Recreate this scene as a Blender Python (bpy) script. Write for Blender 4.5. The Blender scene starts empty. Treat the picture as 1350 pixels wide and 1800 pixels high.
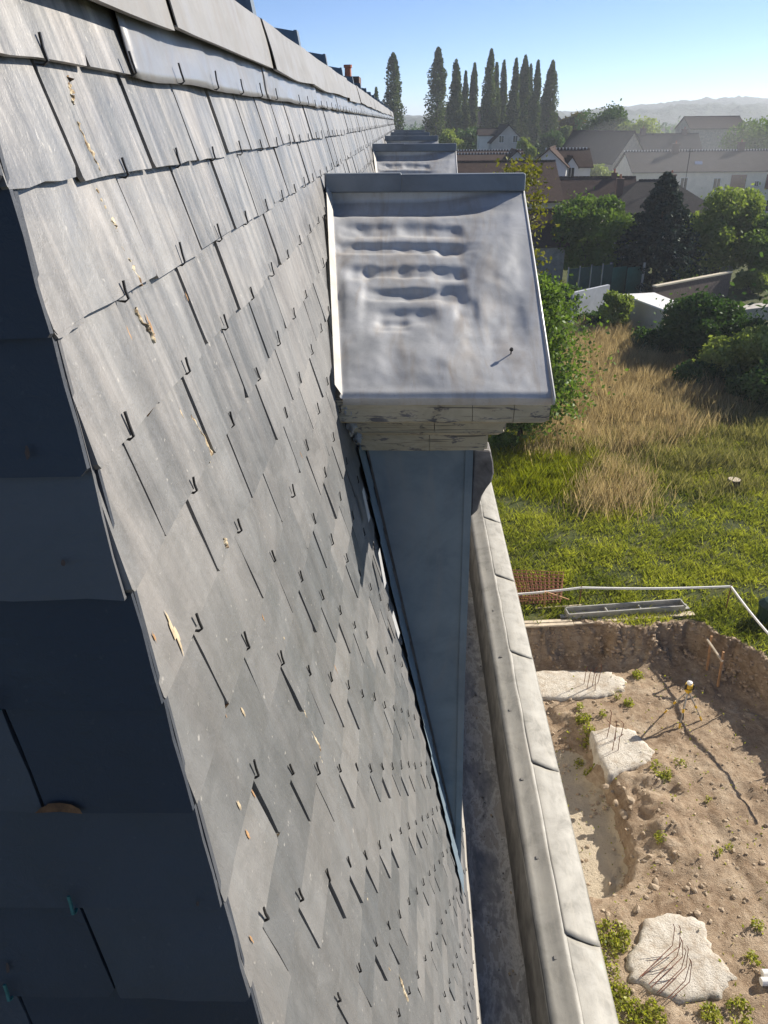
import bpy, math, random
import numpy as np
from mathutils import Vector, Matrix, noise

# ------------------------------------------------------------------ camera / light
scn = bpy.context.scene
C = scn.collection
CZ = 13.2                       # eye height above the garden, metres
PITCH, YAW, ROLL = map(math.radians, (26.9, 1.78, 0.6))
F = Vector((-math.sin(YAW)*math.cos(PITCH), math.cos(YAW)*math.cos(PITCH), -math.sin(PITCH)))
R0 = Vector((math.cos(YAW), math.sin(YAW), 0)); U0 = R0.cross(F)
R = R0*math.cos(ROLL) - U0*math.sin(ROLL); U = U0*math.cos(ROLL) + R0*math.sin(ROLL)
cd = bpy.data.cameras.new('camera'); cam = bpy.data.objects.new('camera', cd); C.objects.link(cam)
cd.sensor_fit = 'HORIZONTAL'; cd.sensor_width = 36; cd.lens = 36; cd.clip_start = 0.02; cd.clip_end = 8000
M = Matrix.Identity(4)
for i in range(3):
    M[i][0], M[i][1], M[i][2] = R[i], U[i], -F[i]
M[2][3] = CZ
cam.matrix_world = M
scn.camera = cam
SUN_AZ, SUN_EL = math.radians(59), math.radians(31)      # azimuth from +Y towards +X
w = bpy.data.worlds.new('World'); scn.world = w; w.use_nodes = True
nt = w.node_tree; bg = nt.nodes['Background']
sky = nt.nodes.new('ShaderNodeTexSky'); sky.sky_type = 'NISHITA'; sky.sun_disc = False
sky.sun_elevation = SUN_EL; sky.sun_rotation = SUN_AZ
sky.air_density = 0.5; sky.dust_density = 0.0; sky.ozone_density = 4.5
nt.links.new(sky.outputs[0], bg.inputs[0]); bg.inputs[1].default_value = 0.085
sd = bpy.data.lights.new('sun', 'SUN'); sun = bpy.data.objects.new('sun', sd); C.objects.link(sun)
sd.energy = 5.0; sd.angle = math.radians(0.5); sd.color = (1.0, 0.93, 0.82)
sdir = Vector((math.sin(SUN_AZ)*math.cos(SUN_EL), math.cos(SUN_AZ)*math.cos(SUN_EL), math.sin(SUN_EL)))
sun.rotation_euler = sdir.to_track_quat('Z', 'Y').to_euler(); sun.location = (30, 20, 60)
scn.view_settings.view_transform = 'Standard'; scn.view_settings.look = 'None'
scn.view_settings.exposure = 0.9; scn.view_settings.gamma = 1.0
rng = random.Random(7); nrg = np.random.default_rng(7)

# ------------------------------------------------------------------ helpers
def ray(px, py):
    return F + R*((px-675)/1350) - U*((py-900)/1350)
EYE = Vector((0, 0, CZ))
def onZ(px, py, z):            # point of a horizontal surface seen at a photo pixel
    r = ray(px, py); return EYE + r*((z-CZ)/r.z)
def onY(px, py, y):
    r = ray(px, py); return EYE + r*(y/r.y)
def proj(p):
    d = Vector(p)-EYE; k = d.dot(F)
    if k <= 0.01: return (-9999, -9999, k)
    return (675+1350*d.dot(R)/k, 900-1350*d.dot(U)/k, k)

def rootloc(o):
    while o.parent: o = o.parent
    return o.location
def mk(name, verts, faces, mat, parent=None, rnd=None, smooth=False, local=False, kind=None):
    """one mesh object; verts in world space unless local"""
    if parent is not None and not local:
        L = rootloc(parent); verts = [(v[0]-L.x, v[1]-L.y, v[2]-L.z) for v in verts]
    me = bpy.data.meshes.new(name)
    me.from_pydata([tuple(v) for v in verts], [], faces)
    if rnd is not None:
        at = me.attributes.new('rnd', 'FLOAT', 'FACE'); at.data.foreach_set('value', np.asarray(rnd, np.float32))
    if mat: me.materials.append(mat)
    if smooth: me.shade_smooth()
    o = bpy.data.objects.new(name, me); C.objects.link(o)
    if parent is not None: o.parent = parent
    if kind: o['kind'] = kind
    return o
def empty(name, loc, label, cat, group=None):
    o = bpy.data.objects.new(name, None); C.objects.link(o); o.location = loc; o.empty_display_size = 0.2
    return tag(o, label, cat, group)
def tag(o, label, cat, group=None):
    o['label'] = label; o['category'] = cat
    if group: o['group'] = group
    return o
def recentre(o):
    """origin of a top-level mesh to the middle of its base"""
    me = o.data; n = len(me.vertices); co = np.empty(n*3, np.float32); me.vertices.foreach_get('co', co); co = co.reshape(-1, 3)
    c = (co.min(0)+co.max(0))/2; c[2] = co[:, 2].min(); co -= c; me.vertices.foreach_set('co', co.ravel()); me.update()
    o.location = Vector(c.tolist()); return o
def copy_tree(o, parent=None, off=(0, 0, 0)):
    c = o.copy(); C.objects.link(c); c.parent = parent
    c.location = o.location + Vector(off)
    for ch in list(o.children): copy_tree(ch, c)
    return c
class MB:
    def __init__(s): s.v = []; s.f = []; s.r = []
    def add(s, vs, fs, r=0.5):
        b = len(s.v); s.v += [tuple(x) for x in vs]; s.f += [tuple(i+b for i in f) for f in fs]; s.r += [r]*len(fs); return s
    def hexa(s, p, r=0.5):      # 8 points: bottom 4 ccw, top 4 ccw
        return s.add(p, [(3,2,1,0),(4,5,6,7),(0,1,5,4),(1,2,6,5),(2,3,7,6),(3,0,4,7)], r)
    def box(s, x0, x1, y0, y1, z0, z1, r=0.5):
        return s.hexa([(x0,y0,z0),(x1,y0,z0),(x1,y1,z0),(x0,y1,z0),(x0,y0,z1),(x1,y0,z1),(x1,y1,z1),(x0,y1,z1)], r)
    def tube(s, pts, rad, n=6, r=0.5, cap=True):
        pts = [Vector(p) for p in pts]; rads = rad if isinstance(rad, (list, tuple)) else [rad]*len(pts)
        vs = []; fs = []; prev = None
        for i, p in enumerate(pts):
            t = (pts[min(i+1, len(pts)-1)]-pts[max(i-1, 0)]).normalized()
            a = (prev - t*prev.dot(t)) if prev else t.orthogonal()
            a.normalize(); prev = a; b = t.cross(a)
            for k in range(n):
                q = 2*math.pi*k/n; vs.append(p+(a*math.cos(q)+b*math.sin(q))*rads[i])
        for i in range(len(pts)-1):
            for k in range(n):
                fs.append((i*n+k, i*n+(k+1) % n, (i+1)*n+(k+1) % n, (i+1)*n+k))
        if cap: fs += [tuple(range(n-1, -1, -1)), tuple(range((len(pts)-1)*n, len(pts)*n))]
        return s.add(vs, fs, r)
    def prism(s, poly, axis_vec, r=0.5):     # poly list of 3d points, extruded by axis_vec
        a = Vector(axis_vec); n = len(poly); vs = [Vector(p) for p in poly]+[Vector(p)+a for p in poly]
        fs = [tuple(range(n-1, -1, -1)), tuple(range(n, 2*n))]+[(i, (i+1) % n, n+(i+1) % n, n+i) for i in range(n)]
        return s.add(vs, fs, r)
    def grid(s, nx, ny, fn, r=0.5):
        vs = [fn(i/(nx-1), j/(ny-1)) for j in range(ny) for i in range(nx)]
        fs = [(j*nx+i, j*nx+i+1, (j+1)*nx+i+1, (j+1)*nx+i) for j in range(ny-1) for i in range(nx-1)]
        return s.add(vs, fs, r)
    def build(s, name, mat, parent=None, **k):
        return mk(name, s.v, s.f, mat, parent, rnd=s.r, **k)

# ------------------------------------------------------------------ materials
class NT:
    def __init__(s, name):
        s.m = bpy.data.materials.new(name); s.m.use_nodes = True; s.t = s.m.node_tree
        s.p = s.t.nodes['Principled BSDF']; s.out = s.t.nodes['Material Output']
    def n(s, typ, **k):
        o = s.t.nodes.new('ShaderNode'+typ)
        for a, v in k.items(): setattr(o, a, v)
        return o
    def l(s, a, b): s.t.links.new(a, b)
    def coord(s, scale=(1, 1, 1), which='Object', rot=(0, 0, 0)):
        c = s.n('TexCoord'); m = s.n('Mapping'); m.inputs['Scale'].default_value = scale; m.inputs['Rotation'].default_value = rot
        s.l(c.outputs[which], m.inputs['Vector']); return m.outputs[0]
    def noise(s, vec, scale=5, detail=4, rough=0.6, dist=0.0):
        o = s.n('TexNoise'); o.inputs['Scale'].default_value = scale; o.inputs['Detail'].default_value = detail
        o.inputs['Roughness'].default_value = rough; o.inputs['Distortion'].default_value = dist
        s.l(vec, o.inputs['Vector']); return o.outputs['Fac']
    def ramp(s, fac, *stops, interp='LINEAR'):
        o = s.n('ValToRGB'); o.color_ramp.interpolation = interp; e = o.color_ramp.elements
        while len(e) < len(stops): e.new(0.5)
        for k, (p, c) in enumerate(stops):
            e[k].position = p; e[k].color = c if len(c) == 4 else (*c, 1)
        s.l(fac, o.inputs[0]); return o.outputs[0]
    def mix(s, fac, a, b, mode='MIX'):
        o = s.n('MixRGB', blend_type=mode)
        for i, v in ((0, fac), (1, a), (2, b)):
            if hasattr(v, 'is_output'): s.l(v, o.inputs[i])
            else: o.inputs[i].default_value = v if i == 0 else ((*v, 1) if len(v) == 3 else v)
        return o.outputs[0]
    def math(s, op, a, b=0.0):
        o = s.n('Math', operation=op)
        for i, v in ((0, a), (1, b)):
            if hasattr(v, 'is_output'): s.l(v, o.inputs[i])
            else: o.inputs[i].default_value = v
        return o.outputs[0]
    def attr(s, name='rnd'):
        o = s.n('Attribute'); o.attribute_name = name; return o.outputs['Fac']
    def bump(s, h, strength=0.3, dist=0.01, normal=None):
        o = s.n('Bump'); o.inputs['Strength'].default_value = strength; o.inputs['Distance'].default_value = dist
        s.l(h, o.inputs['Height'])
        if normal is not None: s.l(normal, o.inputs['Normal'])
        return o.outputs[0]
    def fin(s, col=None, rough=0.7, metal=0.0, normal=None, spec=None):
        if col is not None:
            if hasattr(col, 'is_output'): s.l(col, s.p.inputs['Base Color'])
            else: s.p.inputs['Base Color'].default_value = (*col, 1)
        if hasattr(rough, 'is_output'): s.l(rough, s.p.inputs['Roughness'])
        else: s.p.inputs['Roughness'].default_value = rough
        s.p.inputs['Metallic'].default_value = metal
        if normal is not None: s.l(normal, s.p.inputs['Normal'])
        if spec is not None: s.p.inputs['Specular IOR Level'].default_value = spec
        return s.m

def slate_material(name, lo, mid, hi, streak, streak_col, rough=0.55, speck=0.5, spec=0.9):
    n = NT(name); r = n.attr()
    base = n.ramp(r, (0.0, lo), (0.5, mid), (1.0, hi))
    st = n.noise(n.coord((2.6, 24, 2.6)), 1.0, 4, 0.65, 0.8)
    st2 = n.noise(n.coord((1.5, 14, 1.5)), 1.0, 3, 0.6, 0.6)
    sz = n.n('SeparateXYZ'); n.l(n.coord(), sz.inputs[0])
    sheen_wash = n.n('MapRange'); sheen_wash.inputs[1].default_value = CZ-0.55; sheen_wash.inputs[2].default_value = CZ+0.05; sheen_wash.inputs[3].default_value = 0.10; sheen_wash.inputs[4].default_value = 1.0; n.l(sz.outputs[2], sheen_wash.inputs[0])  # painted sheen: pale streaks strengthen towards the upper slates
    col = n.mix(n.math('MULTIPLY', n.math('MULTIPLY', n.ramp(st, (0.42, (0, 0, 0)), (0.70, (1, 1, 1))), streak), sheen_wash.outputs[0]), base, streak_col)
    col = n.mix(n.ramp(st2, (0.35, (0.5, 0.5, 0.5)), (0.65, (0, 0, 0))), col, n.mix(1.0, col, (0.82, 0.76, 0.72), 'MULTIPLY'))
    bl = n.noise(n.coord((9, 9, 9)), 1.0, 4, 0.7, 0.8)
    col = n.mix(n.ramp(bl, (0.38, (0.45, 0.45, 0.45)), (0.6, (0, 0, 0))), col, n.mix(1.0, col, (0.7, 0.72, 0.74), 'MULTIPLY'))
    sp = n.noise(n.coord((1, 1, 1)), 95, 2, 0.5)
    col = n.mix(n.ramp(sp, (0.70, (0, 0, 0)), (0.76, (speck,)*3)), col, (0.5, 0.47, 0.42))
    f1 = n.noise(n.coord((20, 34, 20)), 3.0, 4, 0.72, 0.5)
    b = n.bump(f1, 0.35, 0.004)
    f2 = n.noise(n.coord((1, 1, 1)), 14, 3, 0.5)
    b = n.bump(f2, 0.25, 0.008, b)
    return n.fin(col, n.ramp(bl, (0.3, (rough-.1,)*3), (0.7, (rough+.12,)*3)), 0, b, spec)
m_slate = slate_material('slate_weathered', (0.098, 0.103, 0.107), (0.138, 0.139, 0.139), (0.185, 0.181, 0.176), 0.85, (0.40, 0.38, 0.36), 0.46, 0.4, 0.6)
m_slate_shade = slate_material('slate_shaded', (0.026, 0.033, 0.047), (0.055, 0.062, 0.075), (0.105, 0.108, 0.115), 0.12, (0.06, 0.056, 0.053), 0.6, 0.03, 0.4)  # end-face slate, its shade put into a darker base colour

def zinc_material(name, base, dark, warm, rough=0.45, metal=0.35, stain=0.5, sc=1.0, st=(1.2, 5, 1.2)):
    n = NT(name)
    a = n.noise(n.coord((2.2*sc, 2.2*sc, 2.2*sc)), 1.6, 6, 0.62, 0.5)
    col = n.ramp(a, (0.3, dark), (0.52, base), (0.75, tuple(min(1, c*1.18) for c in base)))
    s = n.noise(n.coord(tuple(x*sc for x in st)), 2.0, 5, 0.65, 1.0)
    col = n.mix(n.math('MULTIPLY', n.ramp(s, (0.48, (0, 0, 0)), (0.7, (1, 1, 1))), stain), col, warm)
    sp = n.noise(n.coord(), 150, 3, 0.6)
    col = n.mix(n.ramp(sp, (0.62, (0, 0, 0)), (0.72, (0.4, 0.4, 0.4))), col, tuple(c*0.6 for c in base))
    fn = n.noise(n.coord(), 30, 5, 0.6)
    cz_ = n.noise(n.coord(), 5.0, 2, 0.5, 1.6); fn = n.math('ADD', fn, n.math('MULTIPLY', n.ramp(cz_, (0.485, (0,)*3), (0.5, (1,)*3), (0.515, (0,)*3)), 0.12))
    return n.fin(col, n.ramp(a, (0.3, (rough+.12,)*3), (0.7, (rough-.08,)*3)), metal, n.bump(fn, 0.12, 0.004))
m_zinc = zinc_material('zinc_weathered', (0.47, 0.47, 0.468), (0.34, 0.345, 0.35), (0.36, 0.30, 0.235), 0.42, 0.2, 0.65, 1.6, (4.5, 0.9, 0.9))
m_zinc_cheek = zinc_material('zinc_cheek', (0.165, 0.22, 0.265), (0.115, 0.16, 0.20), (0.21, 0.23, 0.245), 0.5, 0.2, 0.5, 1.5, (4, 4, .6))  # the cheeks' blue shade is put into the zinc colour
m_zridge = zinc_material('zinc_ridge', (0.20, 0.225, 0.25), (0.14, 0.16, 0.185), (0.19, 0.19, 0.185), 0.5, 0.2, 0.4)  # ridge caps darkened and blued, shade painted into the zinc
m_zinc_cap = zinc_material('zinc_capping', (0.215, 0.208, 0.198), (0.15, 0.146, 0.142), (0.17, 0.145, 0.12), 0.5, 0.0, 0.6, 2.5)
m_lead = zinc_material('zinc_bright', (0.26, 0.26, 0.262), (0.17, 0.17, 0.172), (0.22, 0.185, 0.155), 0.36, 0.35, 0.45, 2)
m_coping = zinc_material('zinc_coping', (0.29, 0.275, 0.24), (0.20, 0.19, 0.165), (0.35, 0.325, 0.275), 0.65, 0.0, 0.7, 2.6, (6, 1.2, 1.2))
m_zshade = zinc_material('zinc_shade_blue', (0.13, 0.16, 0.19), (0.09, 0.11, 0.135), (0.12, 0.13, 0.14), 0.5, 0.3, 0.3)  # dark blue shade of the battens painted into their zinc
m_white_zinc = zinc_material('zinc_white', (0.38, 0.36, 0.325), (0.28, 0.265, 0.24), (0.40, 0.34, 0.28), 0.55, 0.0, 0.4, 3)

def m_gutter_():
    n = NT('gutter_zinc')
    a = n.noise(n.coord((4, 1.6, 4)), 2.6, 7, 0.68, 0.35)
    col = n.ramp(a, (0.32, (0.15, 0.15, 0.15)), (0.46, (0.31, 0.30, 0.28)), (0.52, (0.52, 0.51, 0.48)), (0.56, (0.34, 0.32, 0.29)), (0.75, (0.44, 0.40, 0.34)))
    d = n.noise(n.coord(), 40, 4, 0.7)
    col = n.mix(n.ramp(d, (0.6, (0, 0, 0)), (0.68, (0.6, 0.6, 0.6))), col, (0.06, 0.052, 0.042))
    return n.fin(col, n.ramp(a, (0.35, (0.3,)*3), (0.55, (0.6,)*3)), 0.0, n.bump(d, 0.15, 0.004))
m_gutter = m_gutter_()
def simple(name, c, rough=0.7, var=0.25, scale=8, metal=0, bump=0.2, bd=0.01, spec=None):
    n = NT(name); a = n.noise(n.coord(), scale, 5, 0.65, 0.3)
    col = n.ramp(a, (0.3, tuple(x*(1-var) for x in c)), (0.7, tuple(min(1, x*(1+var)) for x in c)))
    return n.fin(col, rough, metal, n.bump(a, bump, bd) if bump else None, spec)
def m_wood_():
    n = NT('peeling_paint')
    a = n.noise(n.coord((9, 9, 34)), 1.4, 7, 0.72, 0.5); b = n.noise(n.coord((3, 3, 6)), 2.0, 5, 0.7, 0.8)
    col = n.ramp(b, (0.35, (0.36, 0.315, 0.22)), (0.6, (0.47, 0.42, 0.31)))
    col = n.mix(n.ramp(a, (0.56, (0, 0, 0)), (0.60, (1, 1, 1))), col, n.ramp(b, (.4, (0.10, 0.095, 0.095)), (.6, (0.20, 0.19, 0.185))))
    gr = n.noise(n.coord((4, 4, 160)), 1.0, 3, 0.6, 0.2)
    col = n.mix(n.ramp(gr, (0.33, (.75,)*3), (0.40, (0, 0, 0))), col, (0.06, 0.055, 0.05))
    return n.fin(col, 0.85, 0, n.bump(a, 0.6, 0.006, n.bump(gr, .4, .003)))
m_paint = m_wood_()
m_oldwood = simple('weathered_wood', (0.15, 0.14, 0.135), 0.85, 0.45, 18, 0, 0.5)
m_mastic = simple('mortar_patch', (0.33, 0.345, 0.36), 0.9, 0.35, 30, 0, 0.6)
m_hook = simple('hook_wire', (0.03, 0.03, 0.032), 0.5, 0.4, 60, 0.5, 0)
m_hook_g = simple('hook_verdigris', (0.05, 0.16, 0.15), 0.6, 0.4, 60, 0.3, 0)
m_deck = simple('roof_boarding', (0.02, 0.019, 0.018), 0.9)
def m_cream_():
    n = NT('mortar_cream'); a = n.noise(n.coord(), 70, 5, 0.7)
    col = n.ramp(a, (0.38, (0.14, 0.085, 0.045)), (0.5, (0.42, 0.34, 0.22)), (0.62, (0.62, 0.56, 0.42)))
    return n.fin(col, 0.95, 0, n.bump(a, 0.8, 0.006))
m_cream = m_cream_()
m_rust_scar = simple('ochre_scar', (0.33, 0.19, 0.09), 0.9, 0.4, 90)
m_pale_scar = simple('pale_scar', (0.40, 0.32, 0.21), 0.9, 0.35, 90)
m_ochre = simple('ochre_scar_dark', (0.16, 0.075, 0.03), 0.9, 0.4, 60)
m_scar_grey = simple('grey_scar', (0.09, 0.06, 0.045), 0.9, 0.4, 60)
m_gside = simple('gutter_side_zinc', (0.15, 0.142, 0.128), 0.8, 0.5, 9)  # gutter side's shade painted as darker zinc; fixing plates share it
m_plaster = simple('facade_plaster', (0.5, 0.46, 0.39), 0.9, 0.15, 1.5)
m_glass = simple('window_glass', (0.02, 0.025, 0.03), 0.08, 0.2, 2, 0, 0)
m_terra = simple('terracotta', (0.34, 0.13, 0.075), 0.8, 0.3, 12)
m_brick = simple('brick_stack', (0.12, 0.075, 0.06), 0.9, 0.4, 20)

# ------------------------------------------------------------------ ground
A = 0.312; AL = math.radians(79); SA, CA = math.sin(AL), math.cos(AL); COT = CA/SA
ZPIT = -1.0; ZTR = -1.58
def sm(e0, e1, x):
    t = min(1, max(0, (x-e0)/(e1-e0))); return t*t*(3-2*t)
def fbm(x, y, z=0.0, o=4):
    return noise.fractal(Vector((x, y, z)), 1.0, 2.0, o)
RIGHT = [(19.2, 8.55), (18.3, 8.95), (17.2, 9.75), (16.3, 10.15), (15.3, 10.35), (14.4, 10.1), (13.2, 10.7), (11.5, 11.1), (9.5, 11.4), (4.0, 11.5)]
def interp(tab, y):
    for (a, b), (c, d) in zip(tab, tab[1:]):
        if (a >= y >= c): return b+(d-b)*(a-y)/(a-c)
    return tab[0][1] if y > tab[0][0] else tab[-1][1]
TR_R = [(16.6, 4.35), (16.0, 4.75), (15.0, 5.0), (14.2, 4.95), (13.4, 5.25), (12.4, 5.2), (11.6, 5.15), (11.0, 4.85), (10.4, 4.2)]
def pitmask(x, y):             # signed distance-like: positive inside the excavation
    n1 = 0.22*fbm(x*1.1, y*1.1, 3)+0.13*fbm(x*4, y*4, 8)
    far = 18.72 + 0.12*math.sin(x*1.7) - y + n1
    right = interp(RIGHT, y) - x + n1
    return min(far, right, x-0.2)
def height(x, y):
    g = 0.10*fbm(x*0.25, y*0.25, 1)*sm(14, 24, y)+0.03*fbm(x*1.6, y*1.6, 2)
    if x < -0.5 or x > 14 or y > 20.5: return g
    d = pitmask(x, y)
    if d < -0.4: return g
    lip = 0.06*sm(-0.4, 0, d)*(1-sm(0, 0.1, d))
    k = sm(0.0, 0.34, d)
    crumble = 0.12*fbm(x*2.2, y*2.2, 5, 6)*(k*(1-k)*4)
    foot = 0.22*(1-sm(0.3, 0.75, d))*k*(0.6+0.6*fbm(x*2, y*2, 11))
    fl = ZPIT+0.07*fbm(x*0.9, y*0.9, 4)+0.035*fbm(x*4.5, y*4.5, 6, 5)+foot
    fl += 0.25*sm(5.0, 5.8, x)*(1-sm(5.8, 7.2, x))*sm(10.8, 11.6, y)*(1-sm(13.8, 15.2, y))*(0.6+fbm(x*1.6, y*1.6, 9))
    for q in (7.15, 8.35):     # wheel ruts
        u = x-q-0.35*(y-11)*-0.35
        fl -= 0.05*math.exp(-(u/0.16)**2)*sm(8, 10, y)*(1-sm(13.0, 14.5, y))
    # deeper trench beside the building
    tr = interp(TR_R, y)+0.10*fbm(x*3, y*3, 7, 5)
    td = min(tr-x, 16.35-y+0.15*fbm(x*2, y, 5), y-10.55-0.1*fbm(x*2, y, 6))
    kt = sm(0.0, 0.42, td)
    if td > -0.2:
        tf = ZTR+0.02*fbm(x*3, y*3, 12)+0.2*(1-sm(0.25, 0.8, tr-x))*max(0, fbm(x*2.2, y*2.2, 13)+0.35)+0.45*sm(14.4, 16.3, y)
        fl = fl*(1-kt)+tf*kt+0.16*fbm(x*3.2, y*3.2, 14, 5)*(kt*(1-kt)*4)
    return g*(1-k)+fl*k+crumble+lip
def axis(*segs):
    out = []
    for a, b, st in segs:
        n = max(1, int(round((b-a)/st))); out += [a+(b-a)*i/n for i in range(n)]
    out.append(segs[-1][1]); return out
gx = axis((-3500, -300, 400), (-300, -20, 35), (-20, 0, 4), (0, 2.4, 0.4), (2.4, 11.8, 0.07), (11.8, 20, 0.5), (20, 80, 5), (80, 300, 25), (300, 4000, 400))
gy = axis((-300, 0, 60), (0, 6, 1.5), (6, 8, 0.5), (8, 19.4, 0.07), (19.4, 32, 0.4), (32, 80, 3), (80, 400, 25), (400, 4600, 350))
gv = []; soil = []
for y in gy:
    for x in gx:
        h = height(x, y) if (-30 < x < 60 and -5 < y < 90) else 0.0
        gv.append((x, y, h))
        d = pitmask(x, y) if (0 < x < 14 and y < 21) else -5
        soil.append(sm(-0.28, -0.02, d+0.12*fbm(x*3, y*3, 21)))
nx = len(gx)
gf = [(j*nx+i, j*nx+i+1, (j+1)*nx+i+1, (j+1)*nx+i) for j in range(len(gy)-1) for i in range(nx-1)]
def m_ground_():
    n = NT('ground'); s = n.attr('soil'); v = n.coord()
    a = n.noise(v, 0.9, 8, 0.7, 0.3); b = n.noise(v, 7, 6, 0.7); c = n.noise(v, 45, 3, 0.6)
    dirt = n.ramp(a, (0.3, (0.27, 0.195, 0.13)), (0.5, (0.41, 0.315, 0.22)), (0.72, (0.52, 0.43, 0.32)))
    dirt = n.mix(n.ramp(b, (0.4, (0.55,)*3), (0.6, (0, 0, 0))), dirt, n.mix(1.0, dirt, (0.62, 0.56, 0.5), 'MULTIPLY'))
    dirt = n.mix(n.ramp(c, (0.66, (0, 0, 0)), (0.72, (0.8,)*3)), dirt, (0.52, 0.44, 0.33))
    strata = n.noise(n.coord((1.6, 1.6, 9)), 1.0, 6, 0.75, 0.6)
    dirt = n.mix(n.ramp(strata, (0.36, (0.6,)*3), (0.55, (0, 0, 0))), dirt, n.mix(1.0, dirt, (0.55, 0.47, 0.40), 'MULTIPLY'))
    sep = n.n('SeparateXYZ'); n.l(v, sep.inputs[0])
    low = n.math('LESS_THAN', n.math('ADD', sep.outputs[2], n.math('MULTIPLY', n.math('SUBTRACT', b, 0.5), 0.2)), -1.44)
    dirt = n.mix(n.math('MULTIPLY', low, 0.8), dirt, (0.52, 0.45, 0.34))
    gr = n.ramp(a, (0.3, (0.04, 0.05, 0.016)), (0.5, (0.065, 0.08, 0.024)), (0.7, (0.11, 0.105, 0.04)))
    gr = n.mix(n.ramp(b, (0.55, (0,)*3), (0.7, (0.7,)*3)), gr, (0.15, 0.115, 0.06))
    col = n.mix(s, gr, dirt)
    h = n.math('ADD', n.math('MULTIPLY', b, 0.6), n.math('ADD', n.math('MULTIPLY', c, 0.4), n.math('MULTIPLY', strata, 0.7)))
    return n.fin(col, 0.95, 0, n.bump(h, 1.0, 0.09), 0.2)
ground = mk('ground', gv, gf, m_ground_(), smooth=True)
at = ground.data.attributes.new('soil', 'FLOAT', 'POINT'); at.data.foreach_set('value', np.array(soil, np.float32))
ground['kind'] = 'structure'

# hills on the horizon
SKY = [(-900, 214), (500, 207), (715, 206), (900, 204), (1000, 202), (1130, 193), (1220, 185), (1290, 184), (1400, 188), (1900, 195), (3000, 205)]
def hill(name, dist, top, x0, x1, scale, seed, mat):
    b = MB()
    def fn(u, v):
        yy = dist+v*(top-dist)*1.5; x = (x0+(x1-x0)*u)*yy/dist; px = 715+1514*x/yy
        for (a, ya_), (c, yc_) in zip(SKY, SKY[1:]):
            if a <= px <= c: sk = ya_+(yc_-ya_)*(px-a)/(c-a); break
        else: sk = 214
        crest = (214-sk)*scale/1514*top+13.2
        e = crest*math.sin(min(1, v*1.5)*math.pi/2)+5.0*(abs(fbm(x*0.045, yy*0.02, seed, 4))*2-.5)*sm(0.05, 0.3, v)
        return (x, yy, max(-1, e*sm(0, .1, v)))
    b.grid(320, 30, fn); o = b.build(name, mat, smooth=True); o['kind'] = 'structure'; return o
def m_hill_():
    n = NT('wooded_hill'); a = n.noise(n.coord(), 0.012, 8, 0.75, 0.3); b = n.noise(n.coord(), 0.06, 4, 0.7)
    col = n.ramp(a, (0.35, (0.010, 0.020, 0.010)), (0.62, (0.03, 0.045, 0.016)), (0.76, (0.12, 0.115, 0.06)))
    col = n.mix(n.ramp(b, (0.45, (0.6,)*3), (0.6, (0,)*3)), col, (0.012, 0.022, 0.012))
    return n.fin(col, 0.95, 0, n.bump(b, 1.0, 8))
m_hill = m_hill_()
hill('hill', 900, 1250, -700, 1300, .72, 2.0, m_hill)
hill('hill', 1300, 1700, -1100, 1900, 1.0, 4.4, m_hill)

# ------------------------------------------------------------------ the building
bld = empty('mansard_building', (-4, 10, 0), 'mansard building with weathered grey slate slopes, zinc dormers and a zinc gutter', 'building')
YEND = 21.2
b = MB(); b.box(-9, 0.58, 0.0, YEND+0.4, -2.6, CZ-3.42); wall = b.build('wall', m_plaster, bld)
def SL(Y, d, n=0.0):           # front slope: d down the slope from eye level, n off the slope
    return (-A+d*CA+n*SA, Y, CZ-d*SA+n*CA)
BE = math.radians(78.8); SB, CB = math.sin(BE), math.cos(BE)
def SE(X, d, n=0.0):           # end slope
    return (X, 0.636-d*CB-n*SB, CZ-d*SB+n*CB)
def hipY(d): return 0.636-0.198*d*SA
def hipX(d): return -A+d*SB/SA*CA
DB = 3.13/SA                   # where the slope ends above the gutter
b = MB(); b.add([SL(hipY(-.12)+.02, -.12, -.03), SL(YEND, -.12, -.03), SL(YEND+.6, DB, -.03), SL(hipY(DB)+.02, DB, -.03),
                 SL(hipY(-.12)+.02, -.12, -.06), SL(YEND, -.12, -.06), SL(YEND+.6, DB, -.06), SL(hipY(DB)+.02, DB, -.06)],
                [(0, 3, 2, 1), (4, 5, 6, 7), (0, 1, 5, 4), (1, 2, 6, 5), (2, 3, 7, 6), (3, 0, 4, 7)])
slope = b.build('front_slope', m_deck, bld); slope['label'] = 'sunlit weathered slate slope with hooks'
b = MB(); b.add([SE(hipX(-.12)-.03, -.12, -.03), SE(-8.5, -.12, -.03), SE(-8.5, DB, -.03), SE(hipX(DB)-.03, DB, -.03),
                 SE(hipX(-.12)-.03, -.12, -.06), SE(-8.5, -.12, -.06), SE(-8.5, DB, -.06), SE(hipX(DB)-.03, DB, -.06)],
                [(0, 1, 2, 3), (4, 7, 6, 5), (0, 4, 5, 1), (1, 5, 6, 2), (2, 6, 7, 3), (3, 7, 4, 0)])
endslope = b.build('end_slope', m_deck, bld); endslope['label'] = 'shaded slate end slope beyond the hip, shade in its colour'

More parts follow.
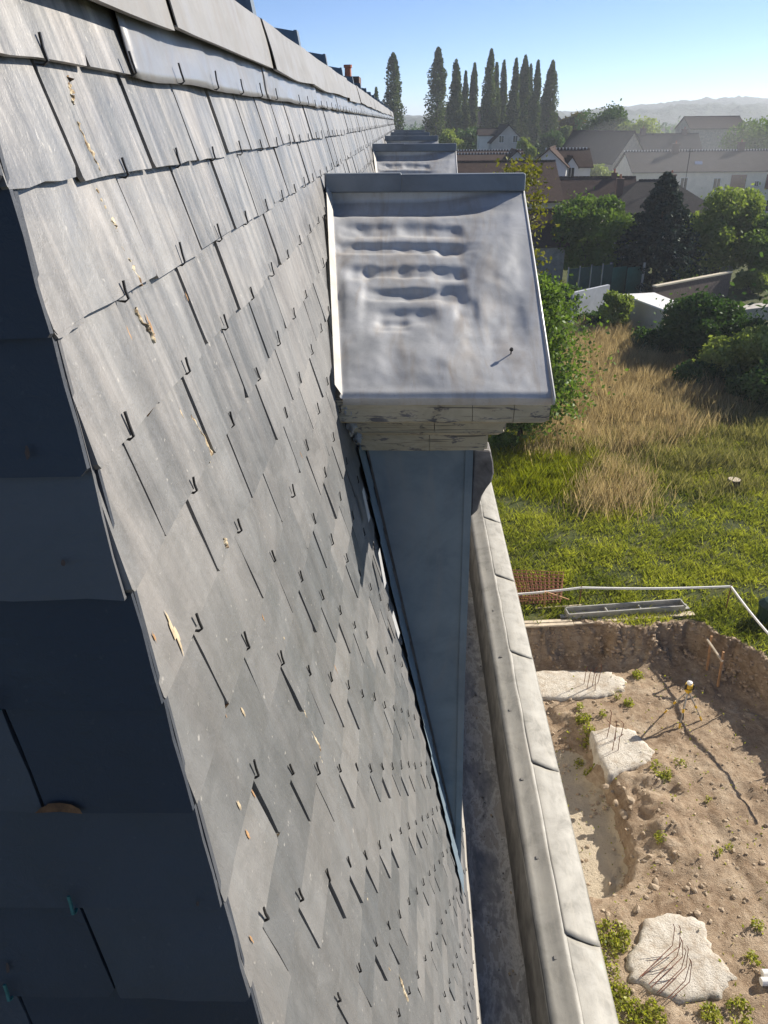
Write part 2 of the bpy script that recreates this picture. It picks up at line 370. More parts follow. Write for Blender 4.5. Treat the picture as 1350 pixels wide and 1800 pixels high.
EV = 0.1077/SA; WS = 0.217; TH = 0.0065; KS = (TH+0.0028)/EV
def tail(j): return (0.046+0.1077*(j-1))/SA if j > 0 else -0.053/SA
DORM_Y = [2.82+4.0*k for k in range(5)]
def wob(p, q, n, amp, r):      # points between p and q (exclusive of q) with jitter
    out = []
    for i in range(n):
        t = i/n; j = amp if i else amp*0.6
        out.append((p[0]+(q[0]-p[0])*t+r.uniform(-j, j), p[1]+(q[1]-p[1])*t+r.uniform(-j, j)))
    return out
def slate_poly(y0t, y1t, y0b, y1b, dt, db, r, fine):
    """outline in (across, down), clockwise from upper left"""
    if not fine: return [(y0t, dt), (y1t, dt), (y1b, db), (y0b, db)]
    c0, c1 = r.uniform(0.001, 0.007), r.uniform(0.001, 0.007)
    if r.random() < 0.18: c1 = r.uniform(0.008, 0.02)
    vis = db-EV*1.02; t = (vis-dt)/(db-dt); yl = y0t+(y0b-y0t)*t; yr = y1t+(y1b-y1t)*t
    P = [(y0t, dt), (y1t, dt)]
    P += wob((yr, vis), (y1b, db-c1), 3, 0.0013, r)+[(y1b, db-c1)]
    P += wob((y1b-c1*0.8, db), (y0b+c0*0.8, db), 4, 0.0016, r)
    P += [(y0b+c0*0.5, db), (y0b, db-c0)]+wob((y0b, db-c0), (yl, vis), 3, 0.0013, r)[1:]+[(yl, vis)]
    return P
def slate_geo(poly, db, fn, r, jn, tw, yc):
    n = len(poly); vs = []
    th = TH*r.uniform(0.8, 1.2)
    for off in (0, -th):
        for (y, d) in poly: vs.append(fn(y, d, jn-(db-d)*KS+tw*(y-yc)*(1-(db-d)/(2.3*EV))+off))
    fs = [tuple(range(n)), tuple(range(2*n-1, n-1, -1))]+[(i, n+i, n+(i+1) % n, (i+1) % n) for i in range(n)]
    return vs, fs
def hook_geo(Y, d, n0, fn, r, skew=0.0, L=None):
    L = L or r.uniform(0.015, 0.024); k = r.uniform(-.12, .12)+skew; w_ = 0.0013; lift = r.uniform(0.0, 0.0016)
    if r.random() < 0.12: k += r.uniform(-.35, .35)
    path = [(d+0.001, n0-TH-0.003), (d+0.0035, n0-0.002), (d+0.0015, n0+0.0025), (d-L*0.45, n0+0.002), (d-L, n0+0.002+lift)]
    vs = []; fs = []
    for i, (dd, nn) in enumerate(path):
        yy = Y+k*(d-dd)
        for (a, c) in ((-w_, -0.0011), (w_, -0.0011), (w_, 0.0011), (-w_, 0.0011)):
            if i in (1,): vs.append(fn(yy+a, dd+c, nn))
            else: vs.append(fn(yy+a, dd, nn+c))
    for i in range(4):
        for q in range(4): fs.append((i*4+q, i*4+(q+1) % 4, i*4+4+(q+1) % 4, i*4+4+q))
    fs.append((16, 17, 18, 19)); return vs, fs

# lit slope: gather every slate, then make the ~300 largest in view objects of their own
slates = []; hooks = []
for j in range(0, 31):
    db = tail(j)
    if db > DB+0.05: break
    off = 0.1085 if j % 2 == 0 else 0.0
    hoff = 0.0 if j % 2 == 0 else 0.1085
    ks = range(-9, 97)
    joints = {k: 0.779+off+WS*k+rng.gauss(0, 0.004) for k in ks}
    for k in ks:
        ya, yb = joints[k], joints.get(k+1, joints[k]+WS)
        if j == 0 and yb > 1.12: continue               # the metal band takes over
        g0, g1 = rng.choice((.0005, .001, .002, .003, .0045, .006)), rng.choice((.0005, .001, .002, .003, .0045, .006))
        sk = rng.gauss(0, 0.0035)
        dt = db-EV*2.25
        y0t, y1t, y0b, y1b = ya+g0-sk*2, yb-g1-sk*2, ya+g0+sk*.2, yb-g1+sk*.2
        ht, hb = hipY(dt), hipY(db)
        if y1b < hb+0.05 or y0b > YEND+0.15*db: continue
        hip = False
        if y0b < hb+0.055 or y0t < ht+0.02: y0t = ht+rng.uniform(.006, .014); y0b = hb+rng.uniform(0.001, .009); hip = True
        dbj = db+rng.gauss(0, 0.0022)
        # hidden inside a dormer?
        inside = any(yd-0.60 < y0b and y1b < yd+0.60 and db-EV > 0.26+0.52*max(abs(y0b-yd), abs(y1b-yd)) and db < 2.75 for yd in DORM_Y)
        if inside: continue
        c = SL((y0b+y1b)/2, db-EV/2); px, py, dep = proj(c)
        vis = (-60 < px < 1400 and -60 < py < 1860) and (y1b < 2.22 or db < 0.27)
        sc = 0
        if vis:
            P = [proj(SL(*q))[:2] for q in ((y0b, db-EV), (y1b, db-EV), (y1b, db), (y0b, db))]
            sc = abs(sum(P[i][0]*P[(i+1) % 4][1]-P[(i+1) % 4][0]*P[i][1] for i in range(4)))/2
        slates.append((sc, j, y0t, y1t, y0b, y1b, dt, dbj, hip))
    for k in ks:
        Yh = 0.779+hoff+WS*k+rng.gauss(0, 0.004)
        if Yh < hipY(db)+0.07 or Yh > YEND or rng.random() < .06: continue
        if any(abs(Yh-yd) < 0.68 and 0.19+0.5*abs(Yh-yd) < db < 2.88 for yd in DORM_Y): continue
        px, py, dep = proj(SL(Yh, db)); vis = (-20 < px < 1370 and -20 < py < 1820) and (Yh < 2.2 or db < 0.27)
        hooks.append((1/dep if vis else 0, Yh, db+0.001))
slates.sort(key=lambda t: -t[0]); hooks.sort(key=lambda t: -t[0])
rest = MB()
for i, (sc, j, y0t, y1t, y0b, y1b, dt, db, hip) in enumerate(slates):
    own = i < 270; fine = sc > 25
    poly = slate_poly(y0t, y1t, y0b, y1b, dt, db, rng, fine)
    vs, fs = slate_geo(poly, db, SL, rng, rng.uniform(-0.001, 0.0026), rng.gauss(0, 0.010), (y0b+y1b)/2)
    r = min(1, max(0, rng.gauss(0.48, 0.30)))
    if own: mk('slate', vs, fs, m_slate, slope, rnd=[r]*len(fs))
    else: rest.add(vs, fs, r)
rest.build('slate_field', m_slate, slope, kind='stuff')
rest = MB()
for i, (sc, Yh, db) in enumerate(hooks):
    vs, fs = hook_geo(Yh, db, 0.011 if (db < 0 and Yh > 1.0) else 0.001, SL, rng)
    if i < 300: mk('slate_hook', vs, fs, m_hook, slope)
    else: rest.add(vs, fs)
rest.build('slate_hook_field', m_hook, slope, kind='stuff')
# shaded end slope: narrow / wide slates alternate along the hip
rest = MB()
for j in range(0, 31):
    db = tail(j)
    if db > DB+0.05: break
    X1b, X1t = hipX(db)-rng.uniform(-.001, .005), hipX(db-2.25*EV)-0.003
    wd = 0.135 if j % 2 == 0 else 0.24
    first = True; r0 = rng.uniform(-.008, .008)
    for q in range(8):
        skb = 0.10 if q < 2 else 0.03
        x0b = X1b-wd+r0 if first else X1b-0.225
        x0t = x0b-2.25*EV*(CA/SA+skb*0.9) if first else x0b-2.25*EV*(CA/SA+0.05)
        dbj = db+rng.gauss(0, 0.0015)
        poly = slate_poly(x0t, X1t, x0b, X1b, db-2.25*EV, dbj, rng, q < 2 and j < 11)
        vs, fs = slate_geo(poly[::-1], dbj, SE, rng, rng.uniform(-.001, .002)+0.006, rng.gauss(0, .006), (x0b+X1b)/2)
        r = min(1, max(0, rng.gauss(.5, .3)))
        own = q < 2 and j < 12
        if own: mk('slate', vs, fs, m_slate_shade, endslope, rnd=[r]*len(fs))
        else: rest.add(vs, fs, r)
        # hook for the course above sits on this joint
        dh = tail(j-1) if j > 0 else None
        if dh is not None:
            t = (dbj-dh)/(2.25*EV); xh = x0b+(x0t-x0b)*t
            hv, hf = hook_geo(xh, dh, 0.011, SE, rng, 0.0)
            if q < 2 and j < 12: mk('slate_hook', hv, [f[::-1] for f in hf], m_hook_g, endslope)
        X1b, X1t = x0b-0.004, x0t-0.004; first = False
rest.build('slate_field', m_slate_shade, endslope, kind='stuff')

# mortar runs and scars on the slope
def onS(px, py, n=0.0):        # (across, down) on the front slope for a photo pixel
    r = ray(px, py); t = (A-n)/(-r.x-r.z*COT); p = r*t
    return p.y, -p.z/SA
def surf(d):
    j = max(0, math.ceil((d*SA-0.046)/0.1077)+1) if d > -0.05 else 0
    t_ = tail(j)
    return -max(0, t_-d)*KS
def run_geo(p, q, wid, hgt, seed):
    (y0, d0), (y1, d1) = onS(*p), onS(*q); n = 22
    L = math.hypot(y1-y0, d1-d0); ty, td = (y1-y0)/L, (d1-d0)/L
    vs = []; fs = []
    for i in range(n):
        t = i/(n-1); g = noise.noise(Vector((i*0.33, seed, 0)))
        w_ = wid*max(0.06, (math.sin(math.pi*min(1, t*0.9+0.06))**0.8)*(0.55+1.3*g))+0.0003
        cy = y0+ty*L*t+wid*0.9*noise.noise(Vector((i*.4, seed, 4))); cdn = d0+td*L*t
        h = hgt*max(0.08, 0.3+1.2*noise.noise(Vector((i*0.5, seed, 9))))
        for m, (s_, hh) in enumerate(((-1, -0.002), (-.6, h*.7), (0.1, h), (.7, h*.5), (1, -0.002))):
            jj = 0.35*w_*noise.noise(Vector((i*0.9, m*2.3, seed)))
            dd = cdn+(s_*w_+jj)*ty
            vs.append(SL(cy+(s_*w_+jj)*-td, dd, surf(dd)+0.0006+hh))
    for i in range(n-1):
        for k in range(4): fs.append((i*5+k, i*5+k+1, i*5+6+k, i*5+5+k))
    return vs, fs
for i, (p, q, wd, h) in enumerate([((131, 130), (137, 182), .005, .010), ((141, 212), (176, 300), .006, .005), ((172, 308), (212, 402), .006, .007), ((205, 385), (213, 405), .006, .010),
        ((214, 425), (248, 503), .006, .006), ((249, 540), (280, 600), .007, .012), ((343, 727), (380, 812), .009, .0025), ((81, 15), (112, 105), .0025, .002), ((497, 1118), (515, 1152), .004, .002), ((530, 1208), (546, 1262), .004, .002),
        ((551, 1285), (580, 1357), .005, .003), ((636, 1540), (655, 1595), .007, .003), ((660, 1622), (690, 1705), .006, .003), ((396, 945), (402, 962), .004, .006), ((700, 1690), (722, 1775), .005, .002)]):
    vs, fs = run_geo(p, q, wd*1.1, h*0.5, i*3.1); mk('mortar_run', vs, fs, m_cream, slope, smooth=True)
for i, (px, py, w_, h_, mt) in enumerate([(311, 1112, .006, .022, 1), (373, 684, .003, .008, 0), (236, 588, .004, .010, 0), (272, 570, .003, .012, 0), (268, 718, .003, .008, 0), (335, 520, .002, .006, 0), (405, 1247, .003, .010, 0),
        (434, 1250, .003, .009, 1), (422, 1415, .003, .008, 1), (455, 1393, .002, .009, 0), (445, 1466, .003, .008, 0), (444, 1650, .002, .007, 0), (495, 1475, .002, .010, 1), (470, 1085, .002, .006, 0), (327, 725, .002, .006, 1), (214, 935, .004, .012, 0), (278, 1118, .002, .006, 0), (620, 1300, .003, .014, 1), (575, 1060, .003, .016, 1), (530, 800, .002, .008, 0), (595, 1175, .002, .012, 0)]):
    y, d = onS(px, py); vs = [SL(y, d, surf(d)+.0012)]; m = 17
    for k in range(m):
        q = 2*math.pi*k/m; rr = max(.25, .85+1.1*noise.noise(Vector((k*.9, i*5.0, 1))))
        vs.append(SL(y+w_*rr*math.cos(q)+0.25*h_*rr*math.sin(q)*0, d+h_*rr*math.sin(q), surf(d+h_*rr*math.sin(q))+.0008))
    mk('scar', vs, [(0, 1+k, 1+(k+1) % m) for k in range(m)], (m_rust_scar, m_pale_scar)[mt], slope)

def onE(px, py):
    r = ray(px, py); nn = Vector((0, -SB, CB)); t = (Vector((0, .636, CZ))-EYE).dot(nn)/r.dot(nn); p = r*t; return p.x, -p.z/SB
for i, (px, py, w_, h_) in enumerate([(115, 1419, .021, .011), (57, 792, .002, .006), (118, 984, .002, .003), (352, 1575, .0015, .003), (20, 1690, .002, .006)]):
    x, d = onE(px, py); off = surf(d)+0.0108; vs = [SE(x, d-.3*h_, off+.0004)]; m = 12
    for k in range(m):
        q = 2*math.pi*k/m; rr = 1+0.3*noise.noise(Vector((k*.9, i*7.0, 1))); dd = d+(h_*rr*math.sin(q) if i else -abs(h_*rr*math.sin(q))-.001); vs.append(SE(x+w_*rr*math.cos(q), dd, surf(dd)+.0108))
    mk('scar', vs, [(0, 1+k, 1+(k+1) % m) for k in range(m)], m_ochre if i < 1 else m_scar_grey, endslope)
# metal band under the capping, capping sheets, upper zinc roof with battens
rb = random.Random(3)
y = 1.02; k = 0
while y < YEND-0.1:
    y2 = min(YEND, y+rb.uniform(0.9, 1.15))
    def fn(u, v, y=y, y2=y2, k=k):
        Y = y+(y2+0.03-y)*u; d = -0.15+(0.15-0.050)*v
        wv = 0.006*noise.noise(Vector((Y*7, d*12, 2)))+0.004*noise.noise(Vector((Y*19, d*25, 5)))
        return SL(Y, d+0.004*v*noise.noise(Vector((Y*5, k, 1))), 0.004+wv*.7+(0.003 if u > 0.97 else 0)+0.0025*(k % 2)-(0.006 if v < .1 else 0))
    b = MB(); b.grid(34, 10, fn); o = b.build('band_sheet', m_lead, slope, smooth=True)
    sol = o.modifiers.new('thick', 'SOLIDIFY'); sol.thickness = 0.0015; sol.offset = -1
    y = y2; k += 1
caps = [0.28, 1.19, 2.05, 2.89, 3.85]+[3.85+0.93*i for i in range(1, 20)]
for i, (c0, c1) in enumerate(zip(caps, caps[1:])):
    dn = rb.uniform(-.009, .009); tl = rb.uniform(-.016, .016); bw = rb.uniform(.003, .010)
    prof = [(-.116, .014), (-.113, .024), (-.150, .0235), (-.185, .022), (-.214, .0205), (-.219, .014), (-.221, -.03)]
    def fn(u, v, c0=c0, c1=c1, dn=dn, tl=tl, i=i):
        Y = c0+.004+(c1-0.004-c0)*u; f = v*(len(prof)-1); a = min(len(prof)-2, int(f)); t = f-a
        d = prof[a][0]+(prof[a+1][0]-prof[a][0])*t; n_ = prof[a][1]+(prof[a+1][1]-prof[a][1])*t
        n_ += 0.003*noise.noise(Vector((Y*3, v*2, i)))+tl*(u-.5)*(1-v)+bw*(1-v)*(2*u-1)**2
        return SL(Y, d+dn*(1-v)+0.006*noise.noise(Vector((Y*2.2, i, 7)))*(1-v), n_)
    b = MB(); b.grid(40, 19, fn); o = b.build('cap_sheet', m_zinc_cap, slope, smooth=False)
    s = o.modifiers.new('thick', 'SOLIDIFY'); s.thickness = 0.002; s.offset = -1
TX, TZ = SL(0, -.219, -0.0)[0], SL(0, -.219, 0)[2]
TS = math.tan(math.radians(9))
b = MB(); b.add([(TX, .2, TZ), (TX, YEND, TZ), (-4.5, YEND, TZ+TS*(-TX+4.5)*-1+2*TS*4.5+2*TS*0), (-4.5, .2, TZ+TS*(4.5+TX))], [(0, 1, 2, 3)])
b.v[2] = (-4.5, YEND, TZ+TS*(4.5+TX)); upper = b.build('upper_roof', m_zshade, bld)
for i, c in enumerate(caps[1:]):
    b = MB(); x0, x1 = TX+0.004, -1.4; h = 0.048; w_ = 0.024
    def zz(x): return TZ+TS*(TX-x)
    b.hexa([(x1, c-w_, zz(x1)-.02), (x0, c-w_, zz(x0)-.02), (x0, c+w_, zz(x0)-.02), (x1, c+w_, zz(x1)-.02), (x1, c-w_*.8, zz(x1)+h), (x0-.006, c-w_*.8, zz(x0)+h), (x0-.006, c+w_*.8, zz(x0)+h), (x1, c+w_*.8, zz(x1)+h)])
    b.hexa([(x0-.004, c-w_*1.1, zz(x0)-.03), (x0+.012, c-w_*1.1, zz(x0)-.03), (x0+.012, c+w_*1.1, zz(x0)-.03), (x0-.004, c+w_*1.1, zz(x0)-.03), (x0-.012, c-w_, zz(x0)+h+.003), (x0-.002, c-w_, zz(x0)+h+.003), (x0-.002, c+w_, zz(x0)+h+.003), (x0-.012, c+w_, zz(x0)+h+.003)])
    b.build('batten', m_zshade, upper)
# chimney stack with a pot at the far end
p = onY(612, 138, 18.5)
b = MB(); b.box(p.x-.35, p.x+.25, 18.1, 18.9, CZ+.1, p.z+.02); st = b.build('chimney_stack', m_brick, bld)
b = MB(); b.tube([(p.x, 18.5, p.z+.0), (p.x, 18.5, p.z+.19), (p.x, 18.5, p.z+.20), (p.x, 18.5, p.z+.25)], [.075, .07, .09, .09], 12); b.build('chimney_pot', m_terra, st)

# ------------------------------------------------------------------ dormers
def build_dormer():
    yr = DORM_Y[0]; ye = 1.95; zr = CZ-0.205; ze = CZ-0.645; xl0 = -0.272; xr0 = 0.392; xr1 = 0.388
    yc = 2.20
    def zs(Y): return zr+(ze-zr)*(yr-Y)/(yr-ye)
    b = MB()       # core: cheeks' inner box down to the apron
    b.add([(-.125, yc+.006, CZ-.88), (.20, yc+.006, CZ-.88), (.235, yc+.006, CZ-2.93), (.25, yc+.006, CZ-2.93),
           (-.125, 2*yr-yc-.006, CZ-.88), (.20, 2*yr-yc-.006, CZ-.88), (.235, 2*yr-yc-.006, CZ-2.93), (.25, 2*yr-yc-.006, CZ-2.93)],
          [(0, 2, 1), (0, 3, 2), (4, 5, 6), (4, 6, 7), (0, 1, 5, 4), (1, 2, 6, 5)])
    core = b.build('dormer', m_oldwood, bld); core['label'] = 'near zinc-clad dormer with dented roof sheet'
    # near roof sheet with dents (positions read off the photograph, on the sheet's own plane)
    nrm = Vector((0, zr-ze, yr-ye)); nrm = Vector((0, -(zr-ze), (yr-ye))).normalized()
    def onsheet(px, py):
        r = ray(px, py); t = (Vector((0, yr, zr))-EYE).dot(nrm)/r.dot(nrm); return EYE+r*t
    dents = []
    for cx, cy, rx, ry, dp in [(650, 405, 46, 11, .011), (735, 403, 30, 11, .011), (786, 406, 22, 9, .009), (705, 436, 105, 8, .012), (790, 440, 22, 9, .009),
                               (632, 480, 22, 12, .010), (680, 478, 34, 8, .008), (728, 477, 26, 9, .010), (786, 481, 28, 11, .012), (690, 518, 46, 9, .009), (745, 517, 34, 9, .010), (795, 518, 22, 14, .010),
                               (712, 556, 48, 13, .009), (690, 572, 30, 10, .007), (820, 545, 18, 16, .006), (845, 590, 30, 25, .005), (890, 560, 30, 45, .006), (640, 620, 40, 40, -.004), (870, 470, 40, 50, -.006), (760, 640, 60, 30, -.005), (620, 520, 18, 60, -.005)]:
        c = onsheet(cx, cy); ex = onsheet(cx+rx, cy).x-c.x; ey = abs(onsheet(cx, cy+ry).y-onsheet(cx, cy-ry).y)/2
        dents.append((c.x, c.y, ex, ey, dp))
    def lift(X, Y):
        h = 0
        for (cx, cy, ex, ey, dp) in dents:
            q = abs((X-cx)/(ex*1.05))**4+abs((Y-cy)/(ey*1.05))**3.4
            if q < 4: h -= dp*math.exp(-q*1.0)*(1+.35*noise.noise(Vector((X*22, Y*22, 8))))
        h = h*1.18+0.006*noise.noise(Vector((X*4, Y*5, 3)))+0.002*noise.noise(Vector((X*14, Y*17, 6)))+0.0006*noise.noise(Vector((X*40, Y*40, 2)))
        return h
    def fn(u, v):
        Y = yr-(yr-ye)*v; X0 = -A-(zs(Y)-CZ)*COT+0.012; X1 = xr0+(xr1-xr0)*v
        X = X0+(X1-X0)*u; e = sm(0, .05, u)*sm(0, .10, 1-u)*sm(0, .05, 1-v)
        h = lift(X, Y)*e-0.036*sm(0, .02, v)*(1-sm(.085, .17, v))*sm(0, .55, 1-u)
        up = 0.006*max(0, 1-u/0.012)
        return (X, Y+nrm.y*h, zs(Y)+nrm.z*h+up-0.010*max(0, (v-.985)/.015)**1.5)
    b = MB(); b.grid(150, 170, fn); sh = b.build('roof_sheet', m_zinc, core, smooth=True); sh['label'] = 'dented weathered zinc sheet'
    b = MB(); Y0, Y1 = yr, 2*yr-ye     # far slope
    b.add([(xl0, yr, zr), (xr0, yr, zr), (xr1, Y1, ze), (-A-(ze-CZ)*COT, Y1, ze)], [(0, 1, 2, 3)]); b.build('roof_sheet', m_zinc, core)
    b = MB(); xe = -A-(ze-CZ)*COT     # folded drip edge and rolled verge
    b.grid(40, 4, lambda u, v: (xe+.02+(xr1-xe-.02)*u, ye-0.004+0.010*v*v+0.003*noise.noise(Vector((u*9, 0, 1))), ze-0.006-0.022*v+0.002*noise.noise(Vector((u*7, 3, 1)))))
    b.build('drip_edge', m_zinc, core, smooth=True)
    b = MB(); b.tube([(xr0+.002, yr, zr-.002), (xr0, (yr+ye)/2, (zr+ze)/2-.002), (xr1+.001, ye-.004, ze-.002), (xr1+.001, ye-.006, ze-.022)], .0045, 8); b.build('verge_roll', m_zinc, core, smooth=True)
    b = MB(); b.grid(3, 24, lambda u, v: (lambda Y: (-A-(zs(Y)-CZ)*COT+.006+.013*u-.006*(1-u), Y, zs(Y)+.030*(1-u)+.001))(yr-(yr-ye)*v)); b.build('upstand', m_white_zinc, core, smooth=True)
    # ridge cap in two lengths
    for (xa, xb, dz) in ((xl0-.004, -0.016, .004), (-0.02, xr0+.006, 0)):
        b = MB(); h = .050; t = .026
        for i in range(1):
            b.hexa([(xa, yr-t, zr-.006+dz*0), (xb, yr-t, zr-.006), (xb, yr+t, zr-.006), (xa, yr+t, zr-.006), (xa, yr-t+.008, zr+h+dz), (xb, yr-t+.008, zr+h+dz), (xb, yr+t-.008, zr+h+dz), (xa, yr+t-.008, zr+h+dz)])
        o = b.build('ridge_cap', m_zridge, core); bv = o.modifiers.new('bev', 'BEVEL'); bv.width = .006; bv.segments = 2
    c = onsheet(898, 622); b = MB(); b.tube([c, c+nrm*.012, c+nrm*.014, c+nrm*.020], [.002, .002, .006, .004], 8); b.build('stud', m_hook, core)
    # cornice: moulded profile (out, z) run along near side, front and far side
    prof = [(o_, -.64+(z_+.64)*.885) for o_, z_ in [(0.03, -.905), (0.045, -.905), (0.05, -.838), (0.085, -.830), (0.10, -.818), (0.105, -.768), (0.135, -.760), (0.16, -.748), (0.165, -.740), (0.212, -.736), (0.222, -.730), (0.225, -.672), (0.21, -.665), (0.0, -.64)]]
    xw = 0.20; fyo = 2*yr-yc
    def ring(o, z): # cornice path: wall corner near-left, near-right, far-right, far-left
        oo = o*0.80
        return [(-A-z*COT-.03, yc-o, CZ+z), (xw+oo, yc-o, CZ+z), (xw+oo, fyo+o, CZ+z), (-A-z*COT-.03, fyo+o, CZ+z)]
    segs = [(0, .335), (.335, 1.0)]
    P = [ring(o, z) for o, z in prof]; n = len(prof)
    def board(i0, i1, t0, t1, seg, name):
        b = MB(); a = P[i0:i1+1]; m = len(a); nn = 14; vs = []
        for q in range(nn):
            t = t0+(t1-t0)*q/(nn-1)
            for i in range(m):
                p0, p1 = Vector(a[i][seg]), Vector(a[i][seg+1]); v = p0+(p1-p0)*t
                j = .0016*noise.noise(Vector((v.x*30+i*3, v.y*30, v.z*40))); vs.append((v.x, v.y+j, v.z+j))
        fs = [(q*m+i, q*m+i+1, (q+1)*m+i+1, (q+1)*m+i) for q in range(nn-1) for i in range(m-1)]
        b.add(vs, fs); o = b.build(name, m_paint, core); s = o.modifiers.new('t', 'SOLIDIFY'); s.thickness = .01; s.offset = -1
        return o
    for (i0, i1, cuts) in ((0, 4, (0, .60, 1)), (4, 8, (0, .58, 1)), (8, 13, (0, .66, .85, 1))):
        for c0, c1 in zip(cuts, cuts[1:]): board(i0, i1, c0+.0012, c1-.0012 if c1 < 1 else 1, 0, 'cornice_board')
        board(i0, i1, 0, 1, 1, 'cornice_board'); board(i0, i1, 0, 1, 2, 'cornice_board')
    b = MB(); q = ring(.0, -.655); b.add([q[0], q[1], q[2], q[3]], [(0, 1, 2, 3)]); b.build('soffit', m_oldwood, core)
    # patched mortar where cornice meets slates
    def blob(c, rad, seed, mat, name):
        b = MB()
        def f2(u, v):
            th, ph = u*2*math.pi, v*math.pi; d = Vector((math.cos(th)*math.sin(ph), math.sin(th)*math.sin(ph), math.cos(ph)))
            k = 1+0.8*noise.noise(d*1.8+Vector((seed, 0, 0)))+.5*noise.noise(d*5+Vector((seed, 2, 0)))
            return Vector(c)+Vector((d.x*rad[0], d.y*rad[1], d.z*rad[2]))*k
        b.grid(14, 10, f2); return b.build(name, mat, core, smooth=True)
    for i, (px, py, rr) in enumerate([(612, 722, .022), (618, 745, .026), (628, 768, .022), (605, 712, .016), (622, 733, .02), (614, 757, .018)]):
        p = onY(px, py, 1.985+max(0, py-720)*.0024); blob(p, (rr*.62, .02, rr*.8), i*2.3, m_mastic, 'mortar_patch')
    # cheeks: zinc panels, folded corner strip, foot flashing on the slates
    for side in (0, 1):
        Y = yc if side == 0 else 2*yr-yc; s = 1 if side == 0 else -1
        zt, zb = -.862, -2.86
        poly = [(-A-zt*COT+.022, zt), (.196, zt), (.199, -1.2), (.205, -1.8), (.217, -2.4), (.226, zb)]
        foot = [(-A-z*COT+.022, z) for z in (-2.7, -2.2, -1.7, -1.2)]
        b = MB(); m_ = len(poly)
        b.prism([(x, Y, CZ+z) for x, z in poly+foot], (0, .004*s, 0)); b.build('cheek', m_zinc_cheek, core)
        b = MB()
        for (x0, z0), (x1, z1) in zip(poly[1:], poly[2:]):
            b.hexa([(x1-.012, Y-.006*s, CZ+z1), (x1+.012, Y-.006*s, CZ+z1), (x1+.012, Y+.02*s, CZ+z1), (x1-.012, Y+.02*s, CZ+z1), (x0-.012, Y-.006*s, CZ+z0), (x0+.012, Y-.006*s, CZ+z0), (x0+.012, Y+.02*s, CZ+z0), (x0-.012, Y+.02*s, CZ+z0)])
        b.build('corner_strip', m_zinc_cheek, core)
        b = MB()
        for z0, z1 in [(zt-.15*i, zt-.15*(i+1)) for i in range(13)]:
            p = [SL(Y-.002*s, -z0/SA, .011), SL(Y-.10*s, -z0/SA, .007), SL(Y-.10*s, -z1/SA+.01, .010), SL(Y-.002*s, -z1/SA+.01, .014)]
            b.add(p+[(x, y, z-.003) for x, y, z in p], [(0, 1, 2, 3), (4, 7, 6, 5), (0, 4, 5, 1), (1, 5, 6, 2), (2, 6, 7, 3), (3, 7, 4, 0)])
        b.build('foot_flashing', m_zinc_cheek, core)
        if side == 0:
            for (x, y0, y1) in ((640, 860, 915), (668, 968, 1030), (692, 1078, 1118)):
                (ya, da), (yb, dbb) = onS(x, y0, .02), onS(x+10, y1, .02)
                b = MB(); b.add([SL(ya-.02, da, .016), SL(ya+.01, da, .019), SL(yb+.01, dbb, .022), SL(yb-.02, dbb, .018)], [(0, 1, 2, 3)]); b.build('flashing_tab', m_zinc, core)
    # carved bracket at the front corner, window front
    prof2 = [(.0, -.905), (.052, -.91), (.062, -.95), (.066, -.985), (.060, -1.015), (.044, -1.04), (.032, -1.065), (.027, -1.09), (.022, -1.115), (.0, -1.14)]
    for Y in (yc+.012, 2*yr-yc-.10):
        b = MB(); b.prism([(.212+x, Y, CZ+z) for x, z in prof2], (0, .085, 0)); o = b.build('bracket', m_oldwood, core); bv = o.modifiers.new('b', 'BEVEL'); bv.width = .004
    fa, fb = yc+.03, 2*yr-yc-.03
    def fx(z): return .20+.032*((-z-.9)/2.0)
    for (ya, yb, za, zb) in ((fa, fa+.10, -.9, -2.85), (fb-.10, fb, -.9, -2.85), (fa+.1, fb-.1, -.9, -1.02), (fa+.1, fb-.1, -2.72, -2.85), ((fa+fb)/2-.03, (fa+fb)/2+.03, -1.02, -2.72)):
        b = MB(); b.hexa([(fx(zb)-.05, ya, CZ+zb), (fx(zb)-.004, ya, CZ+zb), (fx(zb)-.004, yb, CZ+zb), (fx(zb)-.05, yb, CZ+zb), (fx(za)-.05, ya, CZ+za), (fx(za)-.004, ya, CZ+za), (fx(za)-.004, yb, CZ+za), (fx(za)-.05, yb, CZ+za)]); b.build('window_frame', m_paint, core)
    for (ya, yb) in ((fa+.1, (fa+fb)/2-.03), ((fa+fb)/2+.03, fb-.1)):
        b = MB(); b.hexa([(fx(-2.72)-.04, ya, CZ-2.72), (fx(-2.72)-.03, ya, CZ-2.72), (fx(-2.72)-.03, yb, CZ-2.72), (fx(-2.72)-.04, yb, CZ-2.72), (fx(-1.02)-.04, ya, CZ-1.02), (fx(-1.02)-.03, ya, CZ-1.02), (fx(-1.02)-.03, yb, CZ-1.02), (fx(-1.02)-.04, yb, CZ-1.02)]); b.build('window_pane', m_glass, core)
    return core
dormer = build_dormer()
for k, t in zip(range(1, 5), ('second', 'third', 'fourth', 'farthest')):
    c = copy_tree(dormer, bld, (0, 4.0*k, 0)); c['label'] = t+' zinc-clad dormer along the slope'

